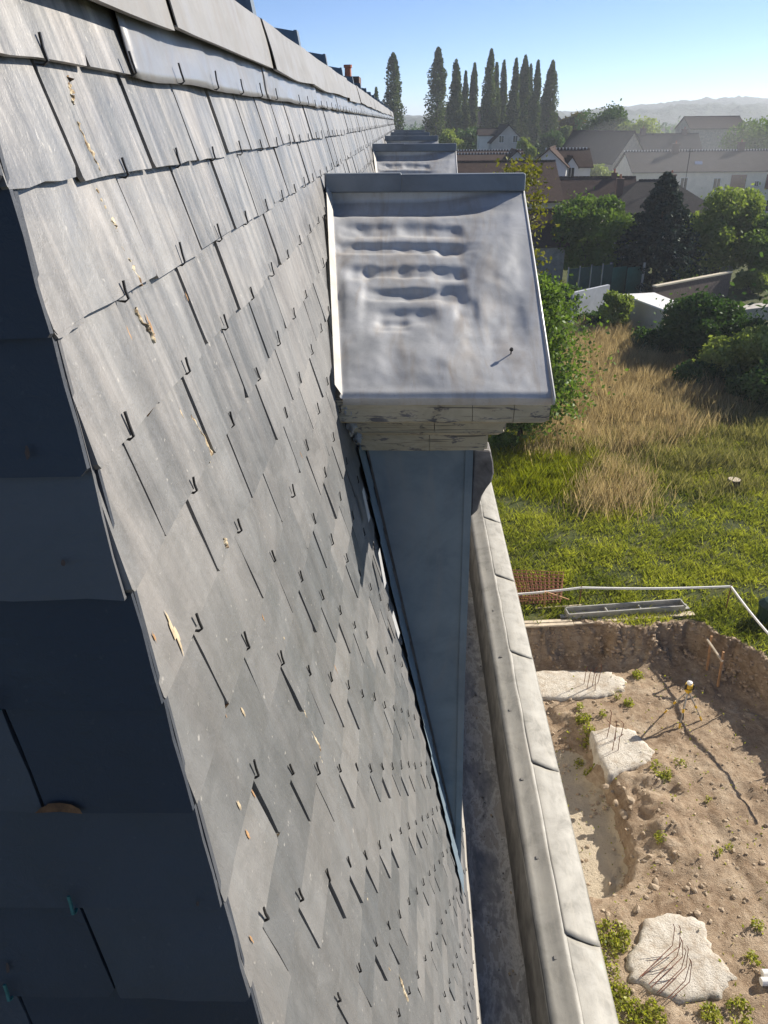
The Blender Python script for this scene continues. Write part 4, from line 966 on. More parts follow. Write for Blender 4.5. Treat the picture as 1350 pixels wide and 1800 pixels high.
bush('wide dark green bush at the top of the dry grass', 1245, 640, 175, 120, L_dark, 25500, 0.115, 23)
bush('deep green bush between the shed and the wide dark bush', 1152, 626, 90, 44, L_dark, 8500, 0.108, 34)
bush('pale flowering shrub in front of the wide dark bush', 1290, 682, 130, 125, L_light, 10200, 0.108, 24)
bush('low dark shrub below the pale flowering shrub', 1235, 690, 100, 55, L_dark, 5950, 0.101, 25)
bush('dark shrub at the right edge above the dry grass', 1345, 720, 150, 90, L_dark, 10200, 0.108, 26)
bush('low ivy-dark shrub at the foot of the garden wall', 1040, 580, 60, 35, L_dark, 3740, 0.094, 27)
bush('broad mid green tree left of the blue spruce', 1042, 508, 155, 150, L_mid, 20400, 0.144, 28, cat='tree', name='garden_tree')
bush('glossy leaved shrub below the spruce beside the green gate', 1200, 522, 75, 60, L_mid, 5950, 0.122, 29)
bush('yellow green tree right of the spruce with autumn patches', 1262, 505, 150, 145, L_light, 17000, 0.144, 30, cat='tree', name='garden_tree')
bush('light green tree at the right edge behind the brick wall', 1345, 508, 130, 120, L_mid, 13600, 0.144, 31, cat='tree', name='garden_tree')
bush('russet tree between the two light green trees', 1295, 478, 90, 95, L_aut, 8500, 0.158, 32, Y=80, cat='tree', name='garden_tree')
bush('bright green shrub on the lawn behind the brick wall', 1325, 520, 70, 45, L_light, 5100, 0.115, 33)
bush('small leafy shrub below the near dormer bracket', 885, 800, 60, 45, L_mid, 4250, 0.086, 35)
tree('garden_tree', 'dark tree outside the right edge shading the dry grass', 'tree', (25.5, 44, 0), 7.5, oval(3.4), L_dark, 6000, .22, 36, .1)
# blue spruce
pS = onZ(1145, 512, 0); Hs = onY(1145, 305, pS.y).z
root = empty('blue_spruce', (pS.x, pS.y, 0), 'tall blue spruce in front of the grey hipped roof', 'tree')
g = np.random.default_rng(50); b = MB(); b.tube([(0, 0, -.2), (0, 0, Hs)], [.22, .03], 7); b.build('trunk', m_bark, root, local=True)
cs = []
for k in range(520):
    a = g.uniform(0, 6.283); t = g.uniform(0, 1)**.8; Rr = (4.7+.8*math.sin(a*3+k))*(1-t)**.8+.15; m_ = int(34*(Rr/3)+12)
    u = g.uniform(.15, 1, m_)**.7; x = Rr*u; z = .9+t*(Hs-1.0)-.32*x+.10*x*x/Rr
    cs.append(np.stack([x*np.cos(a), x*np.sin(a), z], 1)+g.normal(size=(m_, 3))*[.13, .13, .09])
cs = np.concatenate(cs); V, Fq = leaves(cs, .15, g, .3); np_mesh('crown', V, Fq, g.uniform(0, 1, len(cs)), L_spr, root)
# row of poplars
pop = [(691, 92, 38, 'poplar standing alone at the left beside the roof end'), (767, 82, 40, 'widest poplar, first of the row from the left'), (803, 102, 26, 'second poplar of the row from the left'), (822, 124, 14, 'thin short poplar, third of the row from the left'), (833, 110, 20, 'fourth poplar of the row from the left'),
       (861, 85, 27, 'tallest poplar in the middle of the row'), (876, 109, 17, 'poplar just right of the tallest middle one'), (889, 105, 17, 'narrow dark poplar, seventh of the row'), (905, 101, 20, 'eighth poplar of the row from the left'), (923, 95, 24, 'tall poplar, ninth of the row'), (937, 112, 15, 'thin poplar, tenth of the row'), (947, 105, 18, 'eleventh poplar of the row from the left'), (969, 105, 34, 'broad poplar at the right end of the row')]
for i, (px, py, wpx, lab) in enumerate(pop):
    Yp = 232+9*math.sin(i*2.1); p = onY(px, py, Yp); Rr = wpx*.5*Yp/1480*1.05
    tree('poplar', lab, 'tree', (p.x, Yp, 0), p.z, spindle(Rr), L_pop, 9000, .30, 60+i, .04, trunk_r=.35, nclump=95, group='row of poplars on the skyline', clump=.24, vs_=(.85, .85, 2.6), lean=(.02*math.sin(i*1.7), 0))
p = onY(661, 153, 190); tree('poplar', 'small poplar tip showing over the roof ridge', 'tree', (p.x, 190, 0), p.z, spindle(1.3), L_pop, 1500, .34, 80, .10, trunk_r=.3, nclump=60, vs_=(.85, .85, 2.6))
far = [(1010, 172, 46, 225, L_aut, 'brownish round tree right of the poplars'), (1068, 178, 105, 205, L_dark, 'big dark round tree in the middle distance'), (1125, 190, 95, 200, L_light, 'pale green round tree beside the big dark one'), (1000, 205, 30, 205, L_light, 'small pale tree below the poplars'),
       (925, 226, 46, 150, L_light, 'pale conical tree between the small gabled houses'), (832, 205, 70, 185, L_dark, 'dark conifer in front of the long roof'), (792, 218, 50, 170, L_light, 'yellowish tree left of the dark conifer'), (1058, 278, 82, 118, L_light, 'pale airy tree beside the white gabled house'), (1335, 205, 120, 190, L_mid, 'leafy tree behind the terrace at the right edge'),
       (975, 225, 60, 190, L_dark, 'dark tree behind the white gabled house'), (1035, 235, 60, 190, L_dark, 'dark tree below the brownish round one'), (755, 222, 90, 260, L_dark, 'dark clump of trees left of the widest poplar'), (880, 215, 120, 260, L_dark, 'dark hedge-like trees behind the gabled cottage')]
for i, (px, py, wpx, Yp, mt, lab) in enumerate(far):
    p = onY(px, py, Yp); Rr = wpx*.5*Yp/1480
    lobed('distant_tree', lab, 'tree', (p.x, Yp, 0), Rr*1.1, p.z*1.08, mt, 7500, .08+Yp*.0012, 100+i, 'trees among the houses', 22)
# far wood along the hill foot
g = np.random.default_rng(77); P = []
for k in range(900):
    x, yy = g.uniform(-150, 700), g.uniform(330, 900); c = np.array([x, yy, g.uniform(2, 6)])
    if abs(x-90) < 40 and yy < 500: continue
    m_ = 26; P.append(c+g.normal(size=(m_, 3))*[3.4, 3.4, 2.6])
P = np.concatenate(P); V, Fq = leaves(P, 1.5, g); o = np_mesh('far_wood', V, Fq, g.uniform(0, 1, len(P)), L_dark); o['kind'] = 'stuff'; o['label'] = 'far belt of trees below the hills'; o['category'] = 'wood'

# grasses
def blades(name, label, cat, pts, hgt, wid, mat, g, lean=.35, tone=None):
    n = len(pts); a = g.uniform(0, 6.283, n); d = np.stack([np.cos(a), np.sin(a), np.zeros(n)], 1)
    h = (hgt*g.uniform(.5, 1.25, n))[:, None]; w_ = (wid*g.uniform(.6, 1.4, n))[:, None]
    b_ = g.uniform(0, 6.283, n); tip = np.stack([np.cos(b_)*lean, np.sin(b_)*lean, np.ones(n)], 1)*h*g.uniform(.7, 1, (n, 1))
    mid = tip*.55+np.array([0, 0, 1])*h*.06
    V = np.stack([pts-d*w_, pts+d*w_, pts+mid+d*w_*.7, pts+tip, pts+mid-d*w_*.7], 1).reshape(-1, 3)
    r = g.uniform(0, 1, n) if tone is None else np.clip(tone+g.uniform(-.25, .25, n), 0, 1)
    o = np_mesh(name, V, np.arange(5*n).reshape(n, 5), r, mat); o['kind'] = 'stuff'; o['label'] = label; o['category'] = cat; return o
def scatter(n, x0, x1, y0, y1, keep, g):
    out = []
    while len(out) < n:
        x, y_ = g.uniform(x0, x1), g.uniform(y0, y1)
        if g.uniform() < keep(x, y_): out.append((x, y_, height(x, y_)-.01))
    return np.array(out)
def inpoly(poly):
    def f(x, y):
        c = False; j = len(poly)-1
        for i in range(len(poly)):
            (xi, yi), (xj, yj) = poly[i], poly[j]
            if (yi > y) != (yj > y) and x < (xj-xi)*(y-yi)/(yj-yi)+xi: c = not c
            j = i
        return c
    return f
def poly(*px): return [tuple(onZ(a, b_, 0)[:2]) for a, b_ in px]
g = np.random.default_rng(5)
dryP = inpoly(poly((950, 690), (1030, 570), (1110, 585), (1190, 630), (1300, 690), (1290, 740), (1200, 770), (1120, 800), (1000, 795), (935, 810)))
dry2 = inpoly(poly((1020, 900), (1060, 820), (1100, 820), (1135, 880), (1100, 920)))
weedP = inpoly(poly((860, 850), (850, 790), (900, 770), (1060, 800), (1080, 845), (980, 870), (900, 872)))
oliveP = inpoly(poly((930, 800), (1080, 770), (1250, 740), (1350, 760), (1380, 860), (1200, 870), (1090, 830)))
shadP = inpoly(poly((1180, 700), (1290, 690), (1400, 720), (1400, 800), (1250, 800), (1180, 770)))
barP = inpoly(poly((870, 872), (985, 868), (1010, 895), (890, 905)))
def kg(x, y_):
    if pitmask(x, y_) > -.10: return 0
    n_ = fbm(x*.9, y_*.9, 40)
    v = .55+.9*n_
    if barP(x, y_): v *= .25
    if dryP(x, y_): v *= .3
    return max(.06, min(1, v))*min(1, (20/ max(19, y_))**.8)
cen = scatter(8200, 1.5, 19, 12.5, 36, kg, g); k_ = g.integers(0, len(cen), 120000); hs = g.uniform(.5, 1.7, len(cen))[k_]
pts = cen[k_]+np.concatenate([g.normal(size=(120000, 2))*(.13*hs)[:, None], np.zeros((120000, 1))], 1)
ok = np.array([pitmask(x, y_) < -.04 for x, y_, z in pts]); pts = pts[ok]; hs = hs[ok]; ctone = g.uniform(-.22, .22, len(cen))[k_][ok]
for i_ in range(len(pts)): pts[i_, 2] = height(pts[i_, 0], pts[i_, 1])-.01
tone = ctone+ np.array([.45+.5*fbm(x*.45, y_*.45, 50)+.25*fbm(x*1.7, y_*1.7, 51) for x, y_, z in pts])
blades('grass', 'short green grass covering the lot behind the pit', 'grass', pts, .15*hs, .016, L_gra, g, .8, tone)
pts = scatter(38000, 5, 20, 26, 56, lambda x, y_: dryP(x, y_)*(.5+.8*fbm(x*.5, y_*.5, 60)+.2) or dry2(x, y_)*.9, g)
pts[:, :2] += g.normal(size=(len(pts), 2))*.55
blades('dry_grass', 'tall dry straw-coloured grass in the middle of the lot', 'grass', pts, .95*np.clip(1+.6*np.array([fbm(x*.8, y_*.8, 90) for x, y_, z in pts]), .3, 1.4), .0095, L_dry, g, .38)
pts = scatter(9000, 2, 12, 26, 36, lambda x, y_: weedP(x, y_)*.9, g)
pts[:, :2] += g.normal(size=(len(pts), 2))*.5
blades('yellow_weeds', 'bright yellow-green weeds beside the dry grass', 'weeds', pts, .5*np.clip(1+.8*np.array([fbm(x*.9, y_*.9, 91) for x, y_, z in pts]), .2, 1.5), .016, L_wee, g, .6)
pts = scatter(15000, 4, 24, 26, 40, lambda x, y_: (oliveP(x, y_) or shadP(x, y_))*(.55+.6*fbm(x*.6, y_*.6, 70)), g)
pts[:, :2] += g.normal(size=(len(pts), 2))*.8
blades('olive_weeds', 'olive seeding weeds between the lawn and the dry grass', 'weeds', pts, .5*np.clip(1+1.0*np.array([fbm(x*.7, y_*.7, 92) for x, y_, z in pts]), .15, 1.7), .016, L_weed, g, .55)
def kp(x, y_):
    for cx, cy, r_ in pit_green:
        if (x-cx)**2+(y_-cy)**2 < r_*r_: return .55 if fbm(x*3.2, y_*3.2, 33) > -.1 else .08
    return .002
pit_green = [(*grd(px, py, ZPIT)[:2], r_) for px, py, r_ in [(1078, 1650, .34), (1060, 1690, .3), (1085, 1765, .36), (1140, 1790, .3), (1060, 1720, .3), (1195, 1345, .16), (1155, 1352, .16), (1165, 1362, .2), (1105, 1240, .14), (1085, 1225, .12), (1020, 1245, .12), (1025, 1265, .2), (1030, 1290, .22), (1250, 1785, .2), (1320, 1690, .15), (1330, 1630, .12), (1260, 1500, .12), (1280, 1490, .08), (1245, 1408, .08), (1160, 1475, .14), (1060, 1257, .1), (1015, 1345, .14), (1035, 1358, .12), (1300, 1785, .25), (1120, 1190, .15), (1060, 1165, .12)]]
pts = scatter(5200, 3, 10.5, 7.6, 18, kp, g)
Vw, Fw = leaves(pts+np.stack([np.zeros(len(pts)), np.zeros(len(pts)), g.uniform(.01, .16, len(pts))], 1), .032, g)
o = np_mesh('pit_weeds', Vw, Fw, g.uniform(0, 1, len(pts)), L_gra); o['kind'] = 'stuff'; o['label'] = 'leafy green weeds sprouting in the dug soil'; o['category'] = 'weeds'
# tree stump, dark green bin at the edge
p = onZ(1287, 858, 0); b = MB(); b.tube([p+Vector((0, 0, -.1)), p+Vector((0, 0, .1)), p+Vector((.02, 0, .38))], [.36, .27, .25], 12); root = empty('tree_stump', (p.x, p.y, 0), 'sawn tree stump in the grass', 'stump')
b.build('bark', m_bark, root); b = MB(); b.tube([p+Vector((.02, 0, .378)), p+Vector((.02, 0, .395))], .235, 12); b.build('cut_face', m_pale_timber, root)
p = grd(1352, 1090); root = empty('garden_bin', (p.x, p.y, 0), 'dark green rounded bin on the grass at the right edge', 'bin')
m_bin = simple('green_plastic', (0.008, 0.03, 0.018), 0.5, 0.2, 4)
b = MB(); b.tube([p, p+Vector((0, 0, .5))], [.33, .36], 16); b.build('body', m_bin, root); b = MB(); b.tube([p+Vector((0, 0, .5)), p+Vector((0, 0, .54)), p+Vector((0, 0, .68)), p+Vector((0, 0, .74))], [.39, .39, .25, .05], 16); b.build('lid', m_bin, root)

# ------------------------------------------------------------------ houses
def roof_mat(name, c, sc=3.0):
    n = NT(name); v = n.coord((1, 1, 1)); w_ = n.n('TexWave'); w_.wave_type = 'BANDS'; w_.bands_direction = 'Z'; w_.inputs['Scale'].default_value = sc*2.2; w_.inputs['Distortion'].default_value = .6; n.l(v, w_.inputs[0])
    a = n.noise(v, 1.2, 6, .7); b_ = n.noise(v, 9, 3, .6)
    col = n.ramp(a, (.3, tuple(x*.7 for x in c)), (.7, tuple(x*1.25 for x in c)))
    col = n.mix(n.ramp(b_, (.4, (.6,)*3), (.6, (0,)*3)), col, tuple(x*.55 for x in c))
    col = n.mix(n.math('MULTIPLY', w_.outputs['Fac'], .45), col, tuple(x*.5 for x in c))
    return n.fin(col, .95, 0, n.bump(w_.outputs['Fac'], .4, .02), 0.08)
RT_brown = roof_mat('tiles_brown', (0.085, 0.058, 0.048)); RT_dark = roof_mat('tiles_dark', (0.055, 0.043, 0.04)); RT_red = roof_mat('tiles_red', (0.095, 0.066, 0.057)); RT_grey = roof_mat('tiles_grey', (0.072, 0.066, 0.064))
W_pale = simple('render_pale', (0.62, 0.57, 0.48), .9, .12, .8)
W_white = simple('render_white', (0.62, 0.60, 0.56), .9, .08, .8); W_cream = simple('render_cream', (0.50, 0.44, 0.34), .9, .12, .8); W_stone = simple('rubble_wall', (0.36, 0.31, 0.25), .95, .35, 2.2); W_grey = simple('render_grey', (0.42, 0.39, 0.36), .9, .15, .8)
m_shut = simple('brown_shutter', (0.20, 0.10, 0.07), .7, .2, 6); m_frame = simple('white_frame', (0.65, 0.65, 0.63), .6, .05, 3); m_blue = simple('bluish_wall', (0.36, 0.38, 0.42), .9, .15, 1.2)
def house(name, label, base, rot, w_, d_, eave, ridge, wall, roof, axis='x', hip=0.0, wins=(), chims=(), cat='house', over=.3, dots=False, dormers=()):
    """local frame: front is y=0 facing -y, x along the front; gable axis x or y"""
    root = empty(name, base, label, cat); root.rotation_euler = (0, 0, rot); hw = w_/2
    b = MB(); b.box(-hw, hw, 0, d_, -.5, eave)
    if axis == 'x': G = [[(-hw, 0, eave), (-hw, d_, eave), (-hw, d_/2, ridge)], [(hw, 0, eave), (hw, d_, eave), (hw, d_/2, ridge)]]
    else: G = [[(-hw, 0, eave), (hw, 0, eave), (0, 0, ridge)], [(-hw, d_, eave), (hw, d_, eave), (0, d_, ridge)]]
    if not hip:
        for q in G: b.add(q, [(0, 1, 2)])
    b.build('wall', wall, root, local=True)
    b = MB(); o = over; th = .14
    def slab(P):
        b.add(list(P)+[(x, y, z-th) for x, y, z in P], [tuple(range(len(P))), tuple(range(2*len(P)-1, len(P)-1, -1))]+[(i, len(P)+i, len(P)+(i+1) % len(P), (i+1) % len(P)) for i in range(len(P))])
    if axis == 'x':
        k = (ridge-eave)/(d_/2); e = eave-k*o; hp = hip
        slab([(-hw-o, -o, e+.1), (hw+o, -o, e+.1), (hw+o-hp, d_/2, ridge+.1), (-hw-o+hp, d_/2, ridge+.1)])
        slab([(hw+o, d_+o, e+.1), (-hw-o, d_+o, e+.1), (-hw-o+hp, d_/2, ridge+.1), (hw+o-hp, d_/2, ridge+.1)])
        if hip:
            slab([(-hw-o, d_+o, e+.1), (-hw-o, -o, e+.1), (-hw-o+hp, d_/2, ridge+.1)]); slab([(hw+o, -o, e+.1), (hw+o, d_+o, e+.1), (hw+o-hp, d_/2, ridge+.1)])
        rd = [(-hw-o+hp, d_/2, ridge+.12), (hw+o-hp, d_/2, ridge+.12)]
    else:
        k = (ridge-eave)/hw; e = eave-k*o
        slab([(-hw-o, d_+o, e+.1), (-hw-o, -o, e+.1), (0, -o, ridge+.1), (0, d_+o, ridge+.1)]); slab([(hw+o, -o, e+.1), (hw+o, d_+o, e+.1), (0, d_+o, ridge+.1), (0, -o, ridge+.1)])
        rd = [(0, -o, ridge+.12), (0, d_+o, ridge+.12)]
    rf = b.build('roof', roof, root, local=True)
    a, c = Vector(rd[0]), Vector(rd[1]); n = max(2, int((c-a).length/.42)); b = MB()
    for i in range(n):
        q0, q1 = a.lerp(c, (i+.04)/n), a.lerp(c, (i+.96)/n); b.tube([q0, q1], [.10, .12], 6)
    b.build('ridge_tiles', roof, rf, local=True)
    if dots:
        b = MB()
        for i in range(n):
            q = a.lerp(c, i/n); b.tube([q-(c-a).normalized()*.07+Vector((0, 0, .03)), q+(c-a).normalized()*.07+Vector((0, 0, .03))], .14, 6)
        b.build('ridge_mortar', W_white, rf, local=True)
    for (x, z, ww, hh, kind) in wins:
        fm = {'shut': m_shut}.get(kind, m_frame); b = MB(); b.box(x-ww/2, x+ww/2, -.06, .0, z, z+hh)
        f = b.build('shutter' if kind == 'shut' else 'window', fm, root, local=True)
        if kind != 'shut':
            b = MB()
            for s0, s1 in ((x-ww/2+.08, x-.03), (x+.03, x+ww/2-.08)): b.box(s0, s1, -.075, -.05, z+.08, z+hh-.08)
            b.build('pane', m_glass, f, local=True)
            b = MB(); b.box(x-ww/2-.08, x+ww/2+.08, -.14, .0, z-.1, z-.003); b.build('sill', W_grey, f, local=True)
    for (x, y_, s_, top) in chims:
        b = MB(); b.box(x-s_, x+s_, y_-s_*.7, y_+s_*.7, eave, top); b.box(x-s_-.06, x+s_+.06, y_-s_*.7-.06, y_+s_*.7+.06, top, top+.1)
        ch = b.build('chimney', m_brick, rf, local=True); b = MB(); b.tube([(x, y_, top+.1), (x, y_, top+.5)], [.12, .10], 8); b.build('chimney_pot', m_terra, ch, local=True)
    return root
def spot(px, Y): p = onY(px, 300, Y); return (p.x, Y, 0)
def hz_(py, Y, px=1000): return onY(px, py, Y).z
# long dark hall behind the poplars
house('long_hall', 'long dark-roofed hall behind the row of poplars', spot(868, 262), 0, 46, 16, hz_(232, 262), hz_(187, 270), W_stone, RT_dark, hip=6, cat='building')
house('gabled_cottage', 'small grey cottage with a steep gable below the poplars', spot(890, 165), .1, 6.2, 8, hz_(248, 165), hz_(219, 165), W_grey, RT_dark, 'y', wins=[(-1.3, hz_(250, 165), 1.0, 1.3, 'w'), (1.4, hz_(250, 165), 1.0, 1.3, 'w')])
house('cottage_wing', 'low white wing left of the steep gabled cottage', spot(856, 168), 0, 3.6, 5, hz_(236, 168), hz_(226, 168), W_white, RT_dark)
house('tiled_outbuilding', 'low brown tiled roof with a dotted white ridge behind the dormers', spot(842, 125), 0, 13, 7, hz_(284, 125), hz_(266, 125), W_white, RT_brown, dots=True, cat='building')
house('tiled_outbuilding', 'nearer low brown roof with a dotted white ridge and white gable end', spot(848, 116), 0, 11, 5, hz_(284, 116), hz_(272, 116), W_white, RT_brown, dots=True, cat='building')
house('white_gable_shed', 'small white gable end behind the big brown roof', spot(907, 115), 0, 3.0, 6, hz_(284, 115), hz_(265, 115), W_white, RT_brown, 'y', cat='building')
house('white_house', 'white gabled house with one window above the tiled roofs', spot(963, 104), -.25, 4.4, 8, hz_(291, 104), hz_(262, 104), W_white, RT_brown, 'y', wins=[(-.4, hz_(316, 104), 1.0, 1.6, 'w')])
house('white_house_wing', 'dark-roofed wing right of the white gabled house', spot(1003, 107), 0, 5.0, 6, hz_(292, 107), hz_(264, 109), W_white, RT_brown, dots=True, wins=[(.1, hz_(316, 107), 1.0, 1.6, 'w')])
house('dormer_gable', 'small white dormer gable on the dark-roofed wing', spot(1004, 105.5), 0, 1.7, 3, hz_(294, 105), hz_(277, 105), W_white, RT_brown, 'y', wins=[(0, hz_(318, 105.5), .9, 1.6, 'w')], over=.12)
house('big_barn', 'big brown barn roof with a pale verge behind the near dormer', spot(868, 82), 0, 13.5, 13, hz_(352, 82), hz_(285, 88), W_cream, RT_brown, cat='building')
house('tiled_house', 'long low house with a reddish brown tiled roof', spot(1035, 92), -.06, 11.5, 9, hz_(370, 92), hz_(314, 96), W_white, RT_red, chims=[(3.6, 4.5, .3, hz_(306, 96))])
house('tile_roofed_garage', 'small house with a dark red roof and window behind the near tree', spot(955, 70), .15, 5.0, 5, hz_(428, 70), hz_(372, 72), W_stone, RT_red, wins=[(-1.0, hz_(452, 70), .9, 1.2, 'w')])
house('hipped_house', 'house with a dark hipped roof and two chimneys behind the spruce', spot(1180, 84), 0, 12.0, 10, hz_(379, 84), hz_(320, 89), W_white, RT_grey, hip=4.6, chims=[(-4.0, 3.6, .35, hz_(318, 86)), (2.0, 6.0, .4, hz_(312, 88))])
p = onY(1207, 305, 89.5); b = MB(); b.tube([p+Vector((0, 0, -1.2)), p+Vector((0, 0, 2.4))], .03, 5)
root = empty('roof_antenna', tuple(p+Vector((0, 0, -1.2))), 'thin television aerial on the hipped roof chimney', 'antenna'); b.build('mast', m_black, root)
for k in range(5):
    b = MB(); b.tube([p+Vector((-.35+.02*k, -.3+.15*k, 2.1)), p+Vector((.35-.02*k, -.3+.15*k, 2.1))], .015, 4); b.build('rod', m_black, root)
tw = [(-4.2, 1.0, 1.0, 1.9, 'w'), (-1.2, 3.9, 1.1, 1.7, 'w'), (1.9, 4.0, 2.2, 2.0, 'shut'), (4.6, 4.4, .7, .8, 'w'), (7.0, 4.0, 2.2, 2.0, 'shut'), (1.9, .6, 2.2, 1.9, 'shut'), (6.6, .9, 1.4, 1.7, 'w'), (11, 4.0, 1.4, 1.7, 'w'), (-6.0, 3.9, 1.1, 1.8, 'w')]
house('terrace_house', 'long cream two-storey terrace with brown shutters at the right', spot(1278, 122), .04, 27, 9, hz_(300, 122, 1280), hz_(266, 126, 1280), W_pale, RT_grey, wins=tw, dots=True, chims=[(-6.5, 4.0, .45, hz_(266, 126, 1280)+1.0), (3.4, 4.6, .45, hz_(266, 126, 1280)+1.1), (10.5, 4.6, .45, hz_(266, 126, 1280)+1.0)])
p = onY(1232, 308, 122); root = empty('skylight', tuple(p), 'bright skylight in the terrace roof', 'skylight'); b = MB(); q = onY(1228, 291, 123.2); s_ = .9
b.hexa([q+Vector((-s_*.6, -.4, -.5)), q+Vector((s_*.6, -.4, -.5)), q+Vector((s_*.6, .45, .42)), q+Vector((-s_*.6, .45, .42)), q+Vector((-s_*.6, -.5, -.36)), q+Vector((s_*.6, -.5, -.36)), q+Vector((s_*.6, .35, .56)), q+Vector((-s_*.6, .35, .56))]); b.build('pane', simple('skylight_glass', (.6, .65, .7), .05, .05, 1, .8, 0), root)
house('terrace_end', 'lower grey-roofed end house left of the cream terrace', spot(1172, 124), .04, 7, 8, hz_(308, 124, 1180), hz_(272, 128, 1180), W_grey, RT_grey, wins=[(1.5, 3.2, 1.1, 1.6, 'w')])
house('stone_house', 'tall stone gabled house half lost in haze behind the spruce', spot(1106, 150), .5, 8, 16, hz_(285, 150), hz_(233, 150), W_stone, RT_dark, 'y', wins=[(-1.5, hz_(305, 150), .9, 1.4, 'w'), (1.4, hz_(300, 150), .9, 1.4, 'w')])
house('stone_house_range', 'long hazy roof range behind the stone gabled house', spot(1165, 158), .1, 15, 9, hz_(282, 158), hz_(238, 162), W_stone, RT_grey, chims=[(-3, 4.5, .45, hz_(228, 162)), (5, 4.5, .45, hz_(230, 162))], wins=[(-5, 2.5, 1, 1.6, 'w'), (-2, 2.5, 1, 1.6, 'w'), (2, 2.5, 1, 1.6, 'w')])
house('distant_house', 'dark-roofed distant house with a gable above the terrace', spot(1250, 215), .1, 14, 9, hz_(228, 215), hz_(208, 220), W_stone, RT_dark)
for i, (px, py, Yp) in enumerate([(1165, 204, 620), (1185, 200, 680), (1290, 190, 900), (1215, 203, 560), (1320, 196, 820), (1140, 207, 540)]):
    house('hillside_house', ['tiny pale house at the hill foot, '+t for t in ('above the stone house', 'second left under the hill', 'highest on the right slope', 'nearest over the distant roof', 'at the right edge slope', 'leftmost near the pale tree')][i], spot(px, Yp), .2*i, 10, 8, 4.5, 8, W_white, RT_brown)

# garden structures
def wallbox(name, label, cat, a, c, h, t, mat, cap=None):
    a, c = Vector(a), Vector(c); d = (c-a).normalized(); s_ = Vector((-d.y, d.x, 0))*t/2; root = empty(name, tuple((a+c)/2), label, cat)
    b = MB(); up = Vector((0, 0, h)); dn = Vector((0, 0, -.3)); b.hexa([a-s_+dn, c-s_+dn, c+s_+dn, a+s_+dn, a-s_+up, c-s_+up, c+s_+up, a+s_+up]); b.build('wall', mat, root)
    if cap:
        b = MB(); s2 = s_*1.6; u2 = up+Vector((0, 0, .12)); u1 = up+Vector((0, 0, .003)); b.hexa([a-s2+u1, c-s2+u1, c+s2+u1, a+s2+u1, a-s2+u2, c-s2+u2, c+s2+u2, a+s2+u2]); b.build('coping', cap, root)
    return root
g0 = lambda px, Y: tuple(onY(px, 300, Y)[:2])+(0,)
wallbox('garden_wall', 'pale bluish garden wall left of the white shed', 'wall', g0(1026, 57), g0(1094, 60), 2.1, .25, m_blue)
m_green = simple('green_panel', (0.03, 0.13, 0.10), .6, .2, 3)
fr = empty('green_fence', g0(1060, 62), 'dark green screen fence above the garden wall', 'fence')
for i in range(4):
    xa, xb = 1016+21*i, 1035.5+21*i; a, c = Vector(g0(xa, 62+.6*i)), Vector(g0(xb, 62.5+.6*i)); b = MB(); b.hexa([a+Vector((0, 0, .2)), c+Vector((0, 0, .2)), c+Vector((0, .05, .2)), a+Vector((0, .05, .2)), a+Vector((0, 0, 2.9)), c+Vector((0, 0, 2.9)), c+Vector((0, .05, 2.9)), a+Vector((0, .05, 2.9))]); b.build('panel', simple('dark_green_screen', (0.018, 0.05, 0.04), .7, .3, 4), fr)
    b = MB(); b.tube([a+Vector((0, -.05, 0)), a+Vector((0, -.05, 3.05))], .05, 5); b.build('post', W_grey, fr)
gt = empty('green_gate', g0(1125, 66), 'bright green double gate behind the white shed', 'gate')
for xa, xb in ((1096, 1124), (1126, 1154)):
    a, c = Vector(g0(xa, 65)), Vector(g0(xb, 65.8)); b = MB(); b.hexa([a, c, c+Vector((0, .06, 0)), a+Vector((0, .06, 0)), a+Vector((0, 0, 2.5)), c+Vector((0, 0, 2.5)), c+Vector((0, .06, 2.5)), a+Vector((0, .06, 2.5))]); b.build('leaf', m_green, gt)
for xa in (1094, 1156):
    a = Vector(g0(xa, 65)); b = MB(); b.tube([a, a+Vector((0, 0, 2.9))], .09, 6); b.build('post', W_grey, gt)
sh = empty('white_shed', g0(1142, 58), 'low shed with a flat white roof among the bushes', 'shed')
A_, B_, C_, D_ = onZ(1094, 517, 2.15), onZ(1150, 514, 2.2), onZ(1197, 533, 2.0), onZ(1172, 546, 1.95)
b = MB(); q = [A_, D_, C_, B_]; b.hexa([p_-Vector((0, 0, .1)) for p_ in q]+q); b.build('roof', m_white, sh)
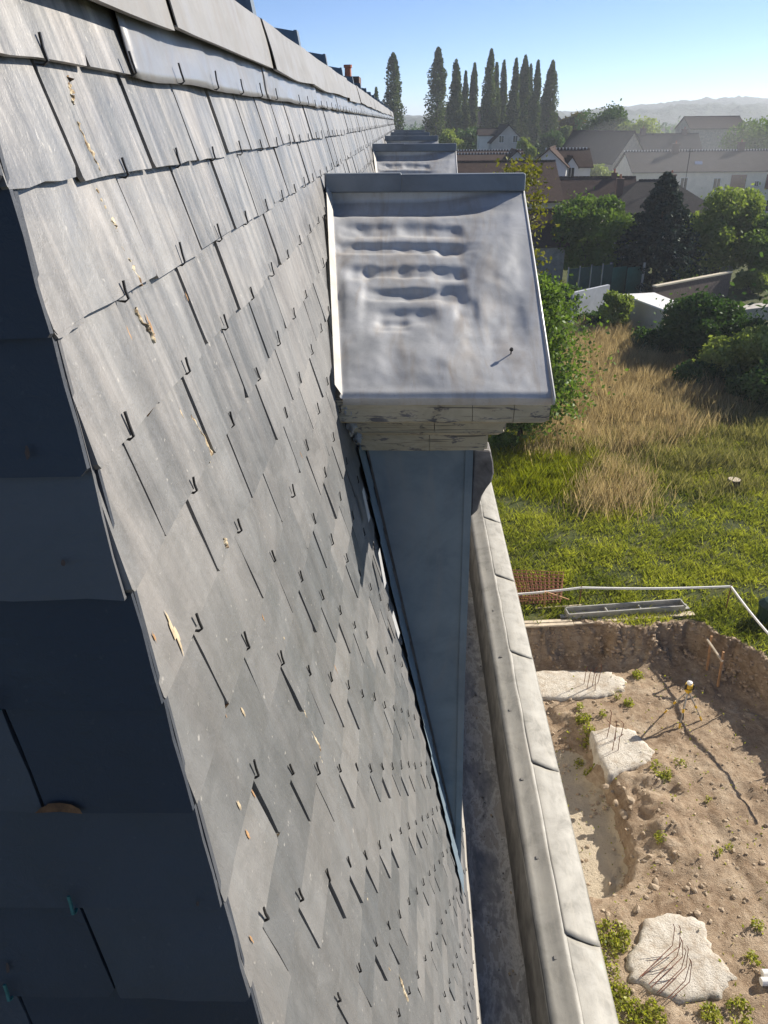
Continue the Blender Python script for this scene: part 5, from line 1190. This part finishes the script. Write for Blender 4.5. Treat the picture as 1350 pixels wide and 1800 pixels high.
b = MB(); c = sum(q, Vector())/4; q2 = [c.lerp(p_, .93) for p_ in q]; b.hexa([Vector((p_.x, p_.y, -.2)) for p_ in q2]+[p_-Vector((0, 0, .104)) for p_ in q2]); b.build('wall', W_cream, sh)
wallbox('brick_garden_wall', 'dark brick wall with a pale sloping coping right of the shed', 'wall', g0(1180, 60), g0(1318, 66), 1.9, .25, simple('old_brick', (0.14, 0.10, 0.085), .95, .4, 8), W_cream)
wallbox('low_slab_wall', 'low concrete slab wall at the right edge beyond the shrub', 'wall', g0(1308, 56), g0(1400, 58), 1.0, 1.2, simple('slab_concrete', (0.38, 0.35, 0.31), .9, .2, 3))

# ------------------------------------------------------------------ haze
hm = bpy.data.materials.new('haze'); hm.use_nodes = True; t_ = hm.node_tree
for nd in list(t_.nodes): t_.nodes.remove(nd)
ho = t_.nodes.new('ShaderNodeOutputMaterial'); pv = t_.nodes.new('ShaderNodeVolumePrincipled')
pv.inputs['Color'].default_value = (.86, .92, 1.0, 1); pv.inputs['Density'].default_value = 0.00038; pv.inputs['Anisotropy'].default_value = 0.35
t_.links.new(pv.outputs[0], ho.inputs['Volume'])
b = MB(); b.box(-3600, 4200, -350, 4700, -4.0, 72); hz = b.build('haze', hm, kind='stuff'); hz['label'] = 'thin pale morning haze over the whole place'; hz['category'] = 'haze'

sm_ = bpy.data.materials.new('smoke'); sm_.use_nodes = True; t_ = sm_.node_tree
for nd in list(t_.nodes): t_.nodes.remove(nd)
ho = t_.nodes.new('ShaderNodeOutputMaterial'); pv = t_.nodes.new('ShaderNodeVolumePrincipled'); pv.inputs['Color'].default_value = (.95, .95, .95, 1); pv.inputs['Density'].default_value = 0.007; pv.inputs['Anisotropy'].default_value = 0.3
t_.links.new(pv.outputs[0], ho.inputs['Volume'])
b = MB(); cS = onY(1185, 275, 112)
b.grid(24, 14, lambda u, v: (cS.x+15*math.cos(-2*math.pi*u)*math.sin(math.pi*v), 112+9*math.sin(-2*math.pi*u)*math.sin(math.pi*v), cS.z+5.5*math.cos(math.pi*v)))
o = b.build('smoke', sm_, kind='stuff'); o['label'] = 'faint drifting smoke in front of the stone house'; o['category'] = 'smoke'
